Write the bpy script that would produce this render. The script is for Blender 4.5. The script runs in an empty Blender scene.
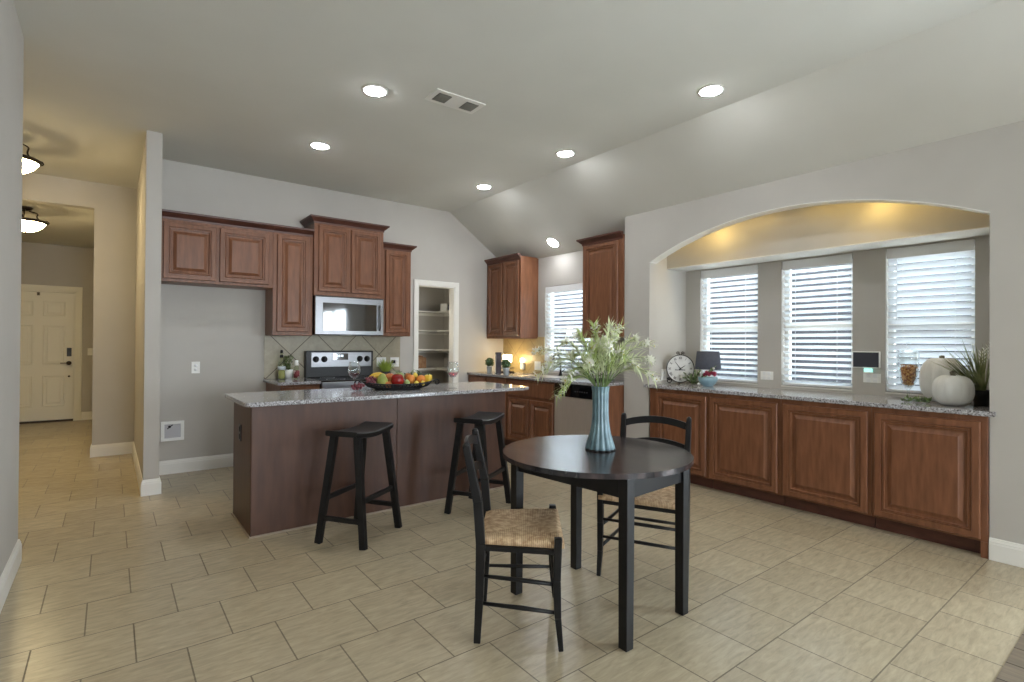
import bpy, bmesh, math, random
from mathutils import Vector, Matrix
random.seed(7)
PI = math.pi
scene = bpy.context.scene
COL = scene.collection

# ------------------------------------------------------------------ camera
AZ, PITCH, ROLL, CAM_H, FPX = 0.6559, 0.0060, 0.0063, 1.3121, 522.1
cam_data = bpy.data.cameras.new('camera')
cam = bpy.data.objects.new('camera', cam_data)
COL.objects.link(cam)
fwd0 = Vector((math.sin(AZ), math.cos(AZ), 0)); right = Vector((math.cos(AZ), -math.sin(AZ), 0)); up0 = Vector((0, 0, 1))
fwd = math.cos(PITCH) * fwd0 + math.sin(PITCH) * up0
upv = -math.sin(PITCH) * fwd0 + math.cos(PITCH) * up0
cx_ = math.cos(ROLL) * right + math.sin(ROLL) * upv
cy_ = -math.sin(ROLL) * right + math.cos(ROLL) * upv
cam.matrix_world = Matrix(((cx_.x, cy_.x, -fwd.x, 0), (cx_.y, cy_.y, -fwd.y, 0), (cx_.z, cy_.z, -fwd.z, CAM_H), (0, 0, 0, 1)))
cam_data.sensor_fit = 'HORIZONTAL'; cam_data.sensor_width = 36.0
cam_data.lens = 36.0 * FPX / 1024.0
cam_data.clip_start = 0.03; cam_data.clip_end = 100
scene.camera = cam

# ------------------------------------------------------------------ sky, daylight, exposure
scene.view_settings.view_transform = 'Standard'
scene.view_settings.look = 'None'
scene.view_settings.gamma = 1.0
scene.view_settings.use_curve_mapping = False
scene.view_settings.exposure = 0.46
world = bpy.data.worlds.new('sky'); scene.world = world
world.use_nodes = True
world.node_tree.nodes['Background'].inputs[0].default_value = (0.80, 0.90, 1.0, 1)
world.node_tree.nodes['Background'].inputs[1].default_value = 9.0

def area_light(name, loc, direction, sx, sy, power, color):
    l = bpy.data.lights.new(name, 'AREA'); l.shape = 'RECTANGLE'; l.size = sx; l.size_y = sy
    l.energy = power; l.color = color
    o = bpy.data.objects.new(name, l); COL.objects.link(o); o.location = loc
    o.rotation_euler = Vector(direction).to_track_quat('-Z', 'Y').to_euler()
    return o
sun = bpy.data.lights.new('sun', 'SUN'); sun.energy = 16; sun.angle = math.radians(2); sun.color = (1.0, 0.97, 0.92)
sun_o = bpy.data.objects.new('sun', sun); COL.objects.link(sun_o); sun_o.rotation_euler = Vector((0.06, -0.5, -0.86)).to_track_quat('-Z', 'Y').to_euler()
# daylight through the patio door in the right wall; fill added at assumed windows behind the camera
area_light('daylight_patio', (4.60, -1.35, 1.1), (-1, 0.05, -0.12), 1.8, 2.1, 140, (0.80, 0.90, 1.0))
area_light('fill_rear', (0.9, -6.65, 1.5), (0.0, 1, 0.06), 1.5, 1.7, 115, (0.95, 0.97, 1.0))
area_light('fill_rear', (2.9, -6.65, 1.5), (-0.2, 1, 0.06), 1.5, 1.7, 45, (0.95, 0.97, 1.0))

# ------------------------------------------------------------------ mesh helpers
class MB:
    def __init__(self): self.bm = bmesh.new()
    def _merge(self, t, smooth=False):
        for f in t.faces: f.smooth = smooth
        me = bpy.data.meshes.new('tmp'); t.to_mesh(me); t.free()
        self.bm.from_mesh(me); bpy.data.meshes.remove(me)
    def box(self, x0, x1, y0, y1, z0, z1, bev=0.0, seg=2, mtx=None):
        t = bmesh.new(); bmesh.ops.create_cube(t, size=1.0)
        for v in t.verts:
            v.co = Vector(((x0 + x1) / 2 + v.co.x * abs(x1 - x0), (y0 + y1) / 2 + v.co.y * abs(y1 - y0), (z0 + z1) / 2 + v.co.z * abs(z1 - z0)))
        if bev > 0: bmesh.ops.bevel(t, geom=list(t.edges), offset=bev, segments=seg, affect='EDGES', profile=0.6)
        if mtx is not None: t.transform(mtx)
        self._merge(t); return self
    def prism(self, poly, z0, z1, bev=0.0, axis='z', mtx=None, smooth=False):
        """poly: 2-D outline; axis z: (x,y); axis x: (y,z) swept in x; axis y: (x,z) swept in y"""
        t = bmesh.new()
        def co(p, w):
            return Vector((p[0], p[1], w)) if axis == 'z' else (Vector((w, p[0], p[1])) if axis == 'x' else Vector((p[0], w, p[1])))
        a = [t.verts.new(co(p, z0)) for p in poly]; b = [t.verts.new(co(p, z1)) for p in poly]
        n = len(poly)
        fa = t.faces.new(a); fb = t.faces.new(b[::-1])
        for i in range(n): t.faces.new((a[i], b[i], b[(i + 1) % n], a[(i + 1) % n]))
        bmesh.ops.recalc_face_normals(t, faces=t.faces)
        if bev > 0:
            es = [e for e in t.edges if fa in e.link_faces or fb in e.link_faces]
            bmesh.ops.bevel(t, geom=es, offset=bev, segments=2, affect='EDGES', profile=0.6)
        if mtx is not None: t.transform(mtx)
        self._merge(t, smooth); return self
    def bar(self, p0, p1, w, h, w1=None, h1=None, side=(1, 0, 0), bev=0.004):
        """tapered rectangular bar from p0 to p1; w along 'side', h across"""
        p0 = Vector(p0); p1 = Vector(p1); w1 = w if w1 is None else w1; h1 = h if h1 is None else h1
        d = (p1 - p0).normalized(); s = Vector(side); s = (s - d * s.dot(d)).normalized(); q = d.cross(s)
        t = bmesh.new(); vs = []
        for p, a, b in ((p0, w, h), (p1, w1, h1)):
            vs.append([t.verts.new(p + s * (sx * a / 2) + q * (sy * b / 2)) for sx, sy in ((-1, -1), (1, -1), (1, 1), (-1, 1))])
        t.faces.new(vs[0]); t.faces.new(vs[1])
        for i in range(4): t.faces.new((vs[0][i], vs[1][i], vs[1][(i + 1) % 4], vs[0][(i + 1) % 4]))
        bmesh.ops.recalc_face_normals(t, faces=t.faces)
        if bev > 0: bmesh.ops.bevel(t, geom=list(t.edges), offset=bev, segments=2, affect='EDGES', profile=0.6)
        self._merge(t); return self
    def tube(self, pts, r, n=8, caps=True, flat=None):
        pts = [Vector(p) for p in pts]; m = len(pts)
        rs = list(r) if isinstance(r, (list, tuple)) else [r] * m
        t = bmesh.new(); rings = []
        prev = None
        for i, p in enumerate(pts):
            d = (pts[min(i + 1, m - 1)] - pts[max(i - 1, 0)])
            d = d.normalized() if d.length > 1e-9 else Vector((0, 0, 1))
            if prev is None:
                s = d.orthogonal().normalized()
            else:
                s = prev - d * prev.dot(d); s = s.normalized() if s.length > 1e-6 else d.orthogonal().normalized()
            prev = s; q = d.cross(s)
            rings.append([t.verts.new(p + (s * math.cos(2 * PI * k / n) + q * math.sin(2 * PI * k / n)) * rs[i]) for k in range(n)])
        for i in range(m - 1):
            for k in range(n): t.faces.new((rings[i][k], rings[i][(k + 1) % n], rings[i + 1][(k + 1) % n], rings[i + 1][k]))
        if caps: t.faces.new(rings[0][::-1]); t.faces.new(rings[-1])
        bmesh.ops.recalc_face_normals(t, faces=t.faces)
        self._merge(t, True); return self
    def lathe(self, prof, c=(0, 0, 0), n=32, smooth=True, mod=None, axis=None):
        """prof [(r,z)...]; r=0 ends close. mod(angle, r, z)->r. axis: Matrix applied before moving to c"""
        t = bmesh.new(); rings = []
        for r, z in prof:
            if r <= 1e-6: rings.append([t.verts.new((0, 0, z))])
            else:
                ring = []
                for k in range(n):
                    a = 2 * PI * k / n; rr = mod(a, r, z) if mod else r
                    ring.append(t.verts.new((rr * math.cos(a), rr * math.sin(a), z)))
                rings.append(ring)
        for A, B in zip(rings, rings[1:]):
            for k in range(n):
                k2 = (k + 1) % n
                if len(A) == 1 and len(B) == 1: continue
                if len(A) == 1: t.faces.new((A[0], B[k2], B[k]))
                elif len(B) == 1: t.faces.new((A[k], A[k2], B[0]))
                else: t.faces.new((A[k], A[k2], B[k2], B[k]))
        bmesh.ops.recalc_face_normals(t, faces=t.faces)
        if axis is not None: t.transform(axis)
        t.transform(Matrix.Translation(Vector(c)))
        self._merge(t, smooth); return self
    def ball(self, c, r, sx=1, sy=1, sz=1, u=16, v=10, mtx=None):
        t = bmesh.new(); bmesh.ops.create_uvsphere(t, u_segments=u, v_segments=v, radius=r)
        for w in t.verts: w.co = Vector((w.co.x * sx, w.co.y * sy, w.co.z * sz))
        if mtx is not None: t.transform(mtx)
        t.transform(Matrix.Translation(Vector(c))); self._merge(t, True); return self
    def rings(self, mp, u0, u1, v0, v1, prof):
        """concentric rectangles in a map mp(u,v,n): prof [(inset, n)...], last ring is capped"""
        t = bmesh.new(); R = []
        for ins, nn in prof:
            R.append([t.verts.new(mp(u, v, nn)) for u, v in ((u0 + ins, v0 + ins), (u1 - ins, v0 + ins), (u1 - ins, v1 - ins), (u0 + ins, v1 - ins))])
        for A, B in zip(R, R[1:]):
            for k in range(4): t.faces.new((A[k], A[(k + 1) % 4], B[(k + 1) % 4], B[k]))
        t.faces.new(R[-1]); t.faces.new(R[0][::-1])
        bmesh.ops.recalc_face_normals(t, faces=t.faces)
        self._merge(t); return self
    def sweep(self, path, prof, closed_prof=True, flip=1, ends=True):
        """prof [(out,z)] swept along an XY polyline with mitred corners; out is to the right of travel * flip"""
        t = bmesh.new(); R = []; m = len(path)
        P = [Vector((p[0], p[1])) for p in path]
        for i in range(m):
            d0 = (P[i] - P[i - 1]).normalized() if i > 0 else None
            d1 = (P[i + 1] - P[i]).normalized() if i < m - 1 else None
            nrm = lambda d: Vector((d.y, -d.x)) * flip
            if d0 is None: o = nrm(d1)
            elif d1 is None: o = nrm(d0)
            else:
                a, b = nrm(d0), nrm(d1); o = (a + b) / (1 + a.dot(b))
            R.append([t.verts.new((P[i].x + o.x * q[0], P[i].y + o.y * q[0], q[1])) for q in prof])
        n = len(prof)
        for A, B in zip(R, R[1:]):
            for k in range(n if closed_prof else n - 1): t.faces.new((A[k], A[(k + 1) % n], B[(k + 1) % n], B[k]))
        if ends and closed_prof: t.faces.new(R[0][::-1]); t.faces.new(R[-1])
        bmesh.ops.recalc_face_normals(t, faces=t.faces)
        self._merge(t); return self
    def leaf(self, p, d, L, W, nrm=(0, 0, 1), curl=0.2, seg=3, fold=0.0):
        """a narrow leaf as a thin doubled strip"""
        p = Vector(p); d = Vector(d).normalized(); nv = Vector(nrm)
        s = d.cross(nv); s = s.normalized() if s.length > 1e-5 else d.orthogonal().normalized()
        nv = s.cross(d).normalized()
        rows = []
        for i in range(seg + 1):
            f = i / seg; w = W * math.sin(PI * min(1, 0.12 + 0.88 * f) ** 0.8) if f < 1 else 0
            w = max(w, 0.0)
            c = p + d * (L * f) - nv * (curl * L * f * f)
            if f == 1: rows.append([self.bm.verts.new(c)])
            else: rows.append([self.bm.verts.new(c - s * w / 2 + nv * fold * w), self.bm.verts.new(c), self.bm.verts.new(c + s * w / 2 + nv * fold * w)])
        for A, B in zip(rows, rows[1:]):
            if len(B) == 1:
                fs = [self.bm.faces.new((A[0], A[1], B[0])), self.bm.faces.new((A[1], A[2], B[0]))]
            else:
                fs = [self.bm.faces.new((A[0], A[1], B[1], B[0])), self.bm.faces.new((A[1], A[2], B[2], B[1]))]
            for f in fs: f.smooth = True
        return self
    def xf(self, m): self.bm.transform(m); return self
    def mesh(self, name, mats):
        me = bpy.data.meshes.new(name); self.bm.to_mesh(me); self.bm.free()
        for m in (mats if isinstance(mats, (list, tuple)) else [mats]): me.materials.append(m)
        return me

WORLD = {}
def thing(name, label, cat, loc=(0, 0, 0), rot=0.0, group=None):
    o = bpy.data.objects.new(name, None); COL.objects.link(o); o.empty_display_size = 0.1
    o.location = loc; o.rotation_euler = (0, 0, rot); o['label'] = label; o['category'] = cat
    if group: o['group'] = group
    WORLD[o.name] = Matrix.Translation(Vector(loc)) @ Matrix.Rotation(rot, 4, 'Z')
    return o
def part(name, mb, mat, parent, local=False, label=None):
    """child mesh; mb in world coordinates unless local"""
    me = mb.mesh(name, mat); o = bpy.data.objects.new(name, me); COL.objects.link(o)
    W = WORLD[parent.name]
    if not local: me.transform(W.inverted())
    o.parent = parent; WORLD[o.name] = W
    if label: o['label'] = label
    return o
def solo(name, mb, mat, label, cat, group=None):
    me = mb.mesh(name, mat)
    xs = [v.co.x for v in me.vertices]; ys = [v.co.y for v in me.vertices]; zs = [v.co.z for v in me.vertices]
    c = Vector(((min(xs) + max(xs)) / 2, (min(ys) + max(ys)) / 2, min(zs)))
    me.transform(Matrix.Translation(-c))
    o = bpy.data.objects.new(name, me); COL.objects.link(o); o.location = c
    o['label'] = label; o['category'] = cat
    if group: o['group'] = group
    WORLD[o.name] = Matrix.Translation(c)
    return o
def struct(name, mb, mat, parent=None):
    me = mb.mesh(name, mat); o = bpy.data.objects.new(name, me); COL.objects.link(o)
    if parent: o.parent = parent
    else: o['kind'] = 'structure'
    WORLD[o.name] = Matrix.Identity(4)
    return o
def copy_tree(o, loc=None, rot=None, label=None, parent=None):
    c = o.copy(); COL.objects.link(c)
    if parent is not None: c.parent = parent
    if loc is not None: c.location = loc
    if rot is not None: c.rotation_euler = (0, 0, rot)
    if label: c['label'] = label
    for ch in list(o.children): copy_tree(ch, parent=c)
    return c

# ------------------------------------------------------------------ materials
def srgb(r, g, b):
    f = lambda c: (c / 255 / 12.92) if c / 255 <= 0.04045 else ((c / 255 + 0.055) / 1.055) ** 2.4
    return (f(r), f(g), f(b), 1)
def nodes(name):
    m = bpy.data.materials.new(name); m.use_nodes = True
    nt = m.node_tree; return m, nt, nt.nodes['Principled BSDF']
def mat(name, col, rough=0.5, metal=0.0, col2=None, scale=8.0, stretch=(1, 1, 1), detail=3.0, bump=0.0, spec=0.5, coat=0.0, ramp=(0.35, 0.65), bscale=None, trans=0.0, ior=1.45, sss=0.0):
    m, nt, b = nodes(name)
    b.inputs['Base Color'].default_value = col; b.inputs['Roughness'].default_value = rough
    b.inputs['Metallic'].default_value = metal; b.inputs['Specular IOR Level'].default_value = spec
    b.inputs['Coat Weight'].default_value = coat; b.inputs['Coat Roughness'].default_value = 0.15
    b.inputs['Transmission Weight'].default_value = trans; b.inputs['IOR'].default_value = ior
    if col2 is not None or bump > 0:
        tc = nt.nodes.new('ShaderNodeTexCoord'); mp = nt.nodes.new('ShaderNodeMapping')
        mp.inputs['Scale'].default_value = stretch
        nt.links.new(tc.outputs['Object'], mp.inputs['Vector'])
        nz = nt.nodes.new('ShaderNodeTexNoise'); nz.inputs['Scale'].default_value = scale; nz.inputs['Detail'].default_value = detail
        nt.links.new(mp.outputs[0], nz.inputs['Vector'])
        if col2 is not None:
            cr = nt.nodes.new('ShaderNodeValToRGB')
            cr.color_ramp.elements[0].position = ramp[0]; cr.color_ramp.elements[1].position = ramp[1]
            cr.color_ramp.elements[0].color = col; cr.color_ramp.elements[1].color = col2
            nt.links.new(nz.outputs['Fac'], cr.inputs['Fac']); nt.links.new(cr.outputs['Color'], b.inputs['Base Color'])
        if bump > 0:
            bp = nt.nodes.new('ShaderNodeBump'); bp.inputs['Strength'].default_value = bump; bp.inputs['Distance'].default_value = 0.002
            src = nz
            if bscale:
                src = nt.nodes.new('ShaderNodeTexNoise'); src.inputs['Scale'].default_value = bscale
                nt.links.new(tc.outputs['Object'], src.inputs['Vector'])
            nt.links.new(src.outputs['Fac'], bp.inputs['Height']); nt.links.new(bp.outputs['Normal'], b.inputs['Normal'])
    return m
def emis(name, col, strength):
    m, nt, b = nodes(name)
    b.inputs['Base Color'].default_value = (0.8, 0.8, 0.8, 1)
    b.inputs['Emission Color'].default_value = col; b.inputs['Emission Strength'].default_value = strength
    return m
def glass(name, col=(1, 1, 1, 1), rough=0.0, ior=1.45):
    m, nt, b = nodes(name)
    b.inputs['Base Color'].default_value = col; b.inputs['Transmission Weight'].default_value = 1.0
    b.inputs['Roughness'].default_value = rough; b.inputs['IOR'].default_value = ior
    return m
def thin_glass(name, tint=(0.97, 0.985, 0.98, 1), edge=0.34):
    m, nt, b = nodes(name); N = nt.nodes.new; Lk = nt.links.new
    tr = N('ShaderNodeBsdfTransparent'); tr.inputs[0].default_value = tint
    gl = N('ShaderNodeBsdfGlossy'); gl.inputs['Roughness'].default_value = 0.03; gl.inputs['Color'].default_value = (0.95, 0.97, 1, 1)
    lw = N('ShaderNodeLayerWeight'); pw = N('ShaderNodeMath'); pw.operation = 'POWER'; pw.inputs[1].default_value = 1.9; Lk(lw.outputs['Facing'], pw.inputs[0])
    ma = N('ShaderNodeMath'); ma.operation = 'MULTIPLY_ADD'; ma.inputs[1].default_value = edge * 2.4; ma.inputs[2].default_value = 0.05; Lk(pw.outputs[0], ma.inputs[0])
    mx = N('ShaderNodeMixShader'); Lk(ma.outputs[0], mx.inputs[0]); Lk(tr.outputs[0], mx.inputs[1]); Lk(gl.outputs[0], mx.inputs[2])
    Lk(mx.outputs[0], nt.nodes['Material Output'].inputs['Surface']); return m
def translucent(name, col, rough=0.5, fac=0.35):
    m, nt, b = nodes(name)
    b.inputs['Base Color'].default_value = col; b.inputs['Roughness'].default_value = rough
    tr = nt.nodes.new('ShaderNodeBsdfTranslucent'); tr.inputs['Color'].default_value = col
    mx = nt.nodes.new('ShaderNodeMixShader'); mx.inputs['Fac'].default_value = fac
    out = nt.nodes['Material Output']
    nt.links.new(b.outputs[0], mx.inputs[1]); nt.links.new(tr.outputs[0], mx.inputs[2]); nt.links.new(mx.outputs[0], out.inputs['Surface'])
    return m
def brick_mat(name, c1, c2, grout, bw, rh, offset, mortar, origin=(0, 0, 0), rot=(0, 0, 0), rough=0.35, noise_scale=(14, 45, 1), noise_amt=0.35, bump=0.25, spec=0.5, swap=None):
    m, nt, b = nodes(name)
    N = nt.nodes.new; Lk = nt.links.new
    geo = N('ShaderNodeNewGeometry')
    pos = geo.outputs['Position']
    if swap:  # which world axes feed brick x, y
        sp = N('ShaderNodeSeparateXYZ'); cb = N('ShaderNodeCombineXYZ'); Lk(pos, sp.inputs[0])
        Lk(sp.outputs[swap[0]], cb.inputs[0]); Lk(sp.outputs[swap[1]], cb.inputs[1]); pos = cb.outputs[0]
    sub = N('ShaderNodeVectorMath'); sub.operation = 'SUBTRACT'; sub.inputs[1].default_value = origin; Lk(pos, sub.inputs[0])
    ro = N('ShaderNodeVectorRotate'); ro.rotation_type = 'Z_AXIS'; ro.inputs['Angle'].default_value = rot[2]; Lk(sub.outputs[0], ro.inputs['Vector'])
    br = N('ShaderNodeTexBrick'); br.offset = offset; br.offset_frequency = 2; br.squash = 1.0
    br.inputs['Scale'].default_value = 1.0; br.inputs['Mortar Size'].default_value = mortar; br.inputs['Mortar Smooth'].default_value = 0.1
    br.inputs['Brick Width'].default_value = bw; br.inputs['Row Height'].default_value = rh; br.inputs['Bias'].default_value = 0.0
    br.inputs['Color1'].default_value = c1; br.inputs['Color2'].default_value = c2; br.inputs['Mortar'].default_value = grout
    Lk(ro.outputs[0], br.inputs['Vector'])
    mp = N('ShaderNodeMapping'); mp.inputs['Scale'].default_value = noise_scale; Lk(ro.outputs[0], mp.inputs['Vector'])
    nz = N('ShaderNodeTexNoise'); nz.inputs['Scale'].default_value = 1.0; nz.inputs['Detail'].default_value = 6; nz.inputs['Roughness'].default_value = 0.65
    nz.inputs['Distortion'].default_value = 0.6
    Lk(mp.outputs[0], nz.inputs['Vector'])
    mr = N('ShaderNodeMapRange'); mr.inputs['From Min'].default_value = 0.3; mr.inputs['From Max'].default_value = 0.7
    mr.inputs['To Min'].default_value = 1 - noise_amt; mr.inputs['To Max'].default_value = 1 + noise_amt * 0.6; Lk(nz.outputs['Fac'], mr.inputs['Value'])
    mul = N('ShaderNodeVectorMath'); mul.operation = 'SCALE'; Lk(br.outputs['Color'], mul.inputs[0]); Lk(mr.outputs[0], mul.inputs['Scale'])
    Lk(mul.outputs[0], b.inputs['Base Color'])
    rr = N('ShaderNodeMapRange'); rr.inputs['To Min'].default_value = rough; rr.inputs['To Max'].default_value = 0.8; Lk(br.outputs['Fac'], rr.inputs['Value'])
    Lk(rr.outputs[0], b.inputs['Roughness']); b.inputs['Specular IOR Level'].default_value = spec
    inv = N('ShaderNodeMath'); inv.operation = 'MULTIPLY_ADD'; inv.inputs[1].default_value = -1.0; inv.inputs[2].default_value = 1.0; Lk(br.outputs['Fac'], inv.inputs[0])
    bp = N('ShaderNodeBump'); bp.inputs['Strength'].default_value = bump; bp.inputs['Distance'].default_value = 0.003
    Lk(inv.outputs[0], bp.inputs['Height']); Lk(bp.outputs[0], b.inputs['Normal'])
    return m

M = {}
M['wall'] = mat('wall_paint', srgb(183, 179, 172), 0.85, col2=srgb(186, 182, 175), scale=3, bump=0.04, bscale=180, spec=0.2)
M['ceiling'] = mat('ceiling_paint', srgb(210, 209, 201), 0.9, col2=srgb(213, 212, 204), scale=2, bump=0.04, bscale=150, spec=0.15)
M['trim'] = mat('white_trim', srgb(226, 224, 217), 0.4, spec=0.4)
M['door'] = mat('door_paint', srgb(226, 222, 206), 0.45, spec=0.4)
M['tile'] = brick_mat('floor_tile', srgb(178, 164, 138), srgb(170, 156, 131), srgb(112, 100, 80), 0.353, 0.3735, 0.5, 0.0032,
                      origin=(0.097 - 0.1765 - 40 * 0.353, 1.136 - 40 * 0.3735, 0), rough=0.27, spec=0.42, noise_scale=(9, 46, 1), noise_amt=0.22)
M['plank'] = brick_mat('floor_plank', srgb(128, 115, 98), srgb(112, 98, 82), srgb(70, 60, 50), 1.2, 0.172, 0.37, 0.004,
                       origin=(-40 * 1.2, -40 * 0.172 + 0.04, 0), rough=0.4, noise_scale=(3, 40, 1), noise_amt=0.3, swap=(1, 0))
M['splash'] = brick_mat('backsplash_tile', srgb(170, 162, 140), srgb(160, 151, 129), srgb(92, 84, 70), 0.372, 0.372, 0.0, 0.004,
                        origin=(1.615, 1.175, 0), rot=(0, 0, PI / 4), rough=0.35, noise_scale=(14, 14, 1), noise_amt=0.15, swap=(0, 2))
M['splash2'] = brick_mat('corner_tile', srgb(176, 156, 112), srgb(165, 146, 105), srgb(120, 104, 76), 0.372, 0.372, 0.0, 0.003,
                         origin=(5.9, 1.175, 0), rot=(0, 0, PI / 4), rough=0.35, noise_scale=(14, 14, 1), noise_amt=0.15, swap=(1, 2))
M['wood'] = mat('cherry_wood', srgb(104, 66, 44), 0.36, col2=srgb(130, 86, 60), scale=7, stretch=(5, 5, 0.7), detail=6, bump=0.03, spec=0.45, ramp=(0.3, 0.72))
M['wood_dark'] = mat('dark_cherry_wood', srgb(72, 42, 32), 0.4, col2=srgb(90, 54, 42), scale=7, stretch=(1, 1, 4), detail=5)
M['island'] = mat('espresso_panel', srgb(66, 42, 31), 0.4, col2=srgb(84, 56, 42), scale=4, stretch=(5, 5, 0.8), detail=6, spec=0.4, ramp=(0.25, 0.75))
M['black'] = mat('black_paint', srgb(17, 17, 18), 0.36, col2=srgb(25, 24, 25), scale=14, detail=5, spec=0.35)
M['table_top'] = mat('worn_black_tabletop', srgb(30, 29, 33), 0.2, col2=srgb(80, 66, 64), scale=2.4, stretch=(7, 0.9, 1), detail=8, spec=0.6, ramp=(0.42, 0.72))
M['steel'] = mat('stainless_steel', srgb(134, 134, 137), 0.3, metal=1.0, col2=srgb(150, 150, 153), scale=10, stretch=(0.6, 1, 60), detail=2)
M['steel_dark'] = mat('brushed_steel', srgb(190, 178, 166), 0.4, metal=0.55, col2=srgb(202, 190, 178), scale=10, stretch=(40, 40, 0.6), detail=2)
M['black_glass'] = mat('black_glass', srgb(14, 15, 18), 0.05, spec=0.9, ior=1.8)
M['black_plastic'] = mat('black_plastic', srgb(24, 24, 26), 0.35)
M['white_plastic'] = mat('white_plastic', srgb(232, 232, 228), 0.35)
M['bronze'] = mat('oiled_bronze', srgb(58, 48, 40), 0.4, metal=0.7)
M['iron'] = mat('dark_iron', srgb(40, 38, 40), 0.5, metal=0.4)
M['blind'] = translucent('blind_slat', (0.86, 0.88, 0.90, 1), 0.45, 0.38)
M['blind_rail'] = mat('blind_rail', srgb(225, 226, 226), 0.45)
M['glass'] = thin_glass('clear_glass')
M['pane'] = thin_glass('window_pane', edge=0.1)
M['rush'] = mat('woven_rush', srgb(150, 118, 78), 0.8, col2=srgb(196, 168, 124), scale=30, detail=6, bump=0.5, bscale=160, ramp=(0.3, 0.7))
M['burner'] = mat('burner_mark', srgb(90, 90, 94), 0.3)
M['teal'] = None
def granite():
    m, nt, b = nodes('speckled_granite'); N = nt.nodes.new; Lk = nt.links.new
    tc = N('ShaderNodeTexCoord')
    n1 = N('ShaderNodeTexNoise'); n1.inputs['Scale'].default_value = 95; n1.inputs['Detail'].default_value = 4; n1.inputs['Roughness'].default_value = 0.7
    Lk(tc.outputs['Object'], n1.inputs['Vector'])
    cr = N('ShaderNodeValToRGB'); e = cr.color_ramp.elements
    e[0].position = 0.36; e[0].color = srgb(70, 64, 62); e[1].position = 0.47; e[1].color = srgb(142, 140, 142)
    x = e.new(0.55); x.color = srgb(172, 171, 174); x = e.new(0.66); x.color = srgb(206, 206, 209)
    Lk(n1.outputs['Fac'], cr.inputs['Fac'])
    Lk(cr.outputs['Color'], b.inputs['Base Color']); b.inputs['Roughness'].default_value = 0.13
    return m
M['granite'] = granite()
def vase_mat():
    m, nt, b = nodes('worn_teal_glaze'); N = nt.nodes.new; Lk = nt.links.new
    tc = N('ShaderNodeTexCoord'); nz = N('ShaderNodeTexNoise'); nz.inputs['Scale'].default_value = 16; nz.inputs['Detail'].default_value = 6
    Lk(tc.outputs['Object'], nz.inputs['Vector'])
    cr = N('ShaderNodeValToRGB'); e = cr.color_ramp.elements
    e[0].position = 0.30; e[0].color = srgb(62, 70, 74); e[1].position = 0.36; e[1].color = srgb(82, 108, 118)
    x = e.new(0.60); x.color = srgb(104, 132, 140); x = e.new(0.76); x.color = srgb(144, 166, 170)
    Lk(nz.outputs['Fac'], cr.inputs['Fac']); Lk(cr.outputs[0], b.inputs['Base Color']); b.inputs['Roughness'].default_value = 0.35
    return m
M['teal'] = vase_mat()

# ================================================================== ROOM SHELL
ZC, XK, SL = 3.122, 3.6746, 0.679
Yb, XW, XKW, XN = 6.20, 4.33, 4.62, 4.957
zslope = lambda x: ZC - SL * (x - XK)
REAR = -6.5

def grid_wall(axis, pos, th, us, zs, hole):
    """wall slab; axis 'x': plane X=pos..pos+th with u=Y; axis 'y': plane Y=pos..pos+th with u=X. hole(i,j) True leaves the cell open"""
    mb = MB(); bm = mb.bm
    P = (lambda u, z, t: Vector((pos + t, u, z))) if axis == 'x' else (lambda u, z, t: Vector((u, pos + t, z)))
    nu, nz = len(us) - 1, len(zs) - 1
    solid = lambda i, j: 0 <= i < nu and 0 <= j < nz and not hole(i, j)
    def q(a, b, c, d): bm.faces.new([bm.verts.new(v) for v in (a, b, c, d)])
    for i in range(nu):
        for j in range(nz):
            if not solid(i, j): continue
            u0, u1, z0, z1 = us[i], us[i + 1], zs[j], zs[j + 1]
            for t in (0, th): q(P(u0, z0, t), P(u1, z0, t), P(u1, z1, t), P(u0, z1, t))
            if not solid(i - 1, j): q(P(u0, z0, 0), P(u0, z0, th), P(u0, z1, th), P(u0, z1, 0))
            if not solid(i + 1, j): q(P(u1, z0, 0), P(u1, z0, th), P(u1, z1, th), P(u1, z1, 0))
            if not solid(i, j - 1): q(P(u0, z0, 0), P(u0, z0, th), P(u1, z0, th), P(u1, z0, 0))
            if not solid(i, j + 1): q(P(u0, z1, 0), P(u0, z1, th), P(u1, z1, th), P(u1, z1, 0))
    bmesh.ops.remove_doubles(bm, verts=bm.verts, dist=1e-5)
    bmesh.ops.recalc_face_normals(bm, faces=bm.faces)
    return mb

# floors
struct('floor', MB().box(-1.75, 5.2, 0.47, 11.45, -0.06, 0.0), M['tile'])
struct('floor_living', MB().box(-0.55, 4.5, REAR - 0.1, 0.47, -0.06, 0.003), M['plank'])
# ceiling: flat part and the sloped part over the buffet and the sink run
struct('ceiling', MB().prism([(-1.75, ZC), (XK, ZC), (4.75, zslope(4.75)), (4.75, zslope(4.75) + 0.08), (XK, ZC + 0.08), (-1.75, ZC + 0.08)], REAR - 0.1, 7.72, axis='y'), M['ceiling'])
struct('ceiling_foyer', MB().box(-1.75, 0.4, 7.72, 11.45, 2.885, 2.95), M['ceiling'])
# left wall beside the camera
struct('wall_left', MB().prism([(-0.424, REAR), (-0.424, 4.25), (-1.75, 4.25), (-1.75, 4.13), (-0.52, 4.13), (-0.52, REAR)], 0, ZC), M['wall'])
struct('wall_hall_left', MB().box(-1.87, -1.75, 4.13, 11.45, 0, ZC), M['wall'])
# partition whose end is the white pillar beside the kitchen
struct('wall_partition', MB().prism([(0.232, 5.44), (0.345, 5.44), (0.345, 6.2), (0.345, 11.4), (0.232, 11.4)], 0, ZC), M['wall'])
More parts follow.
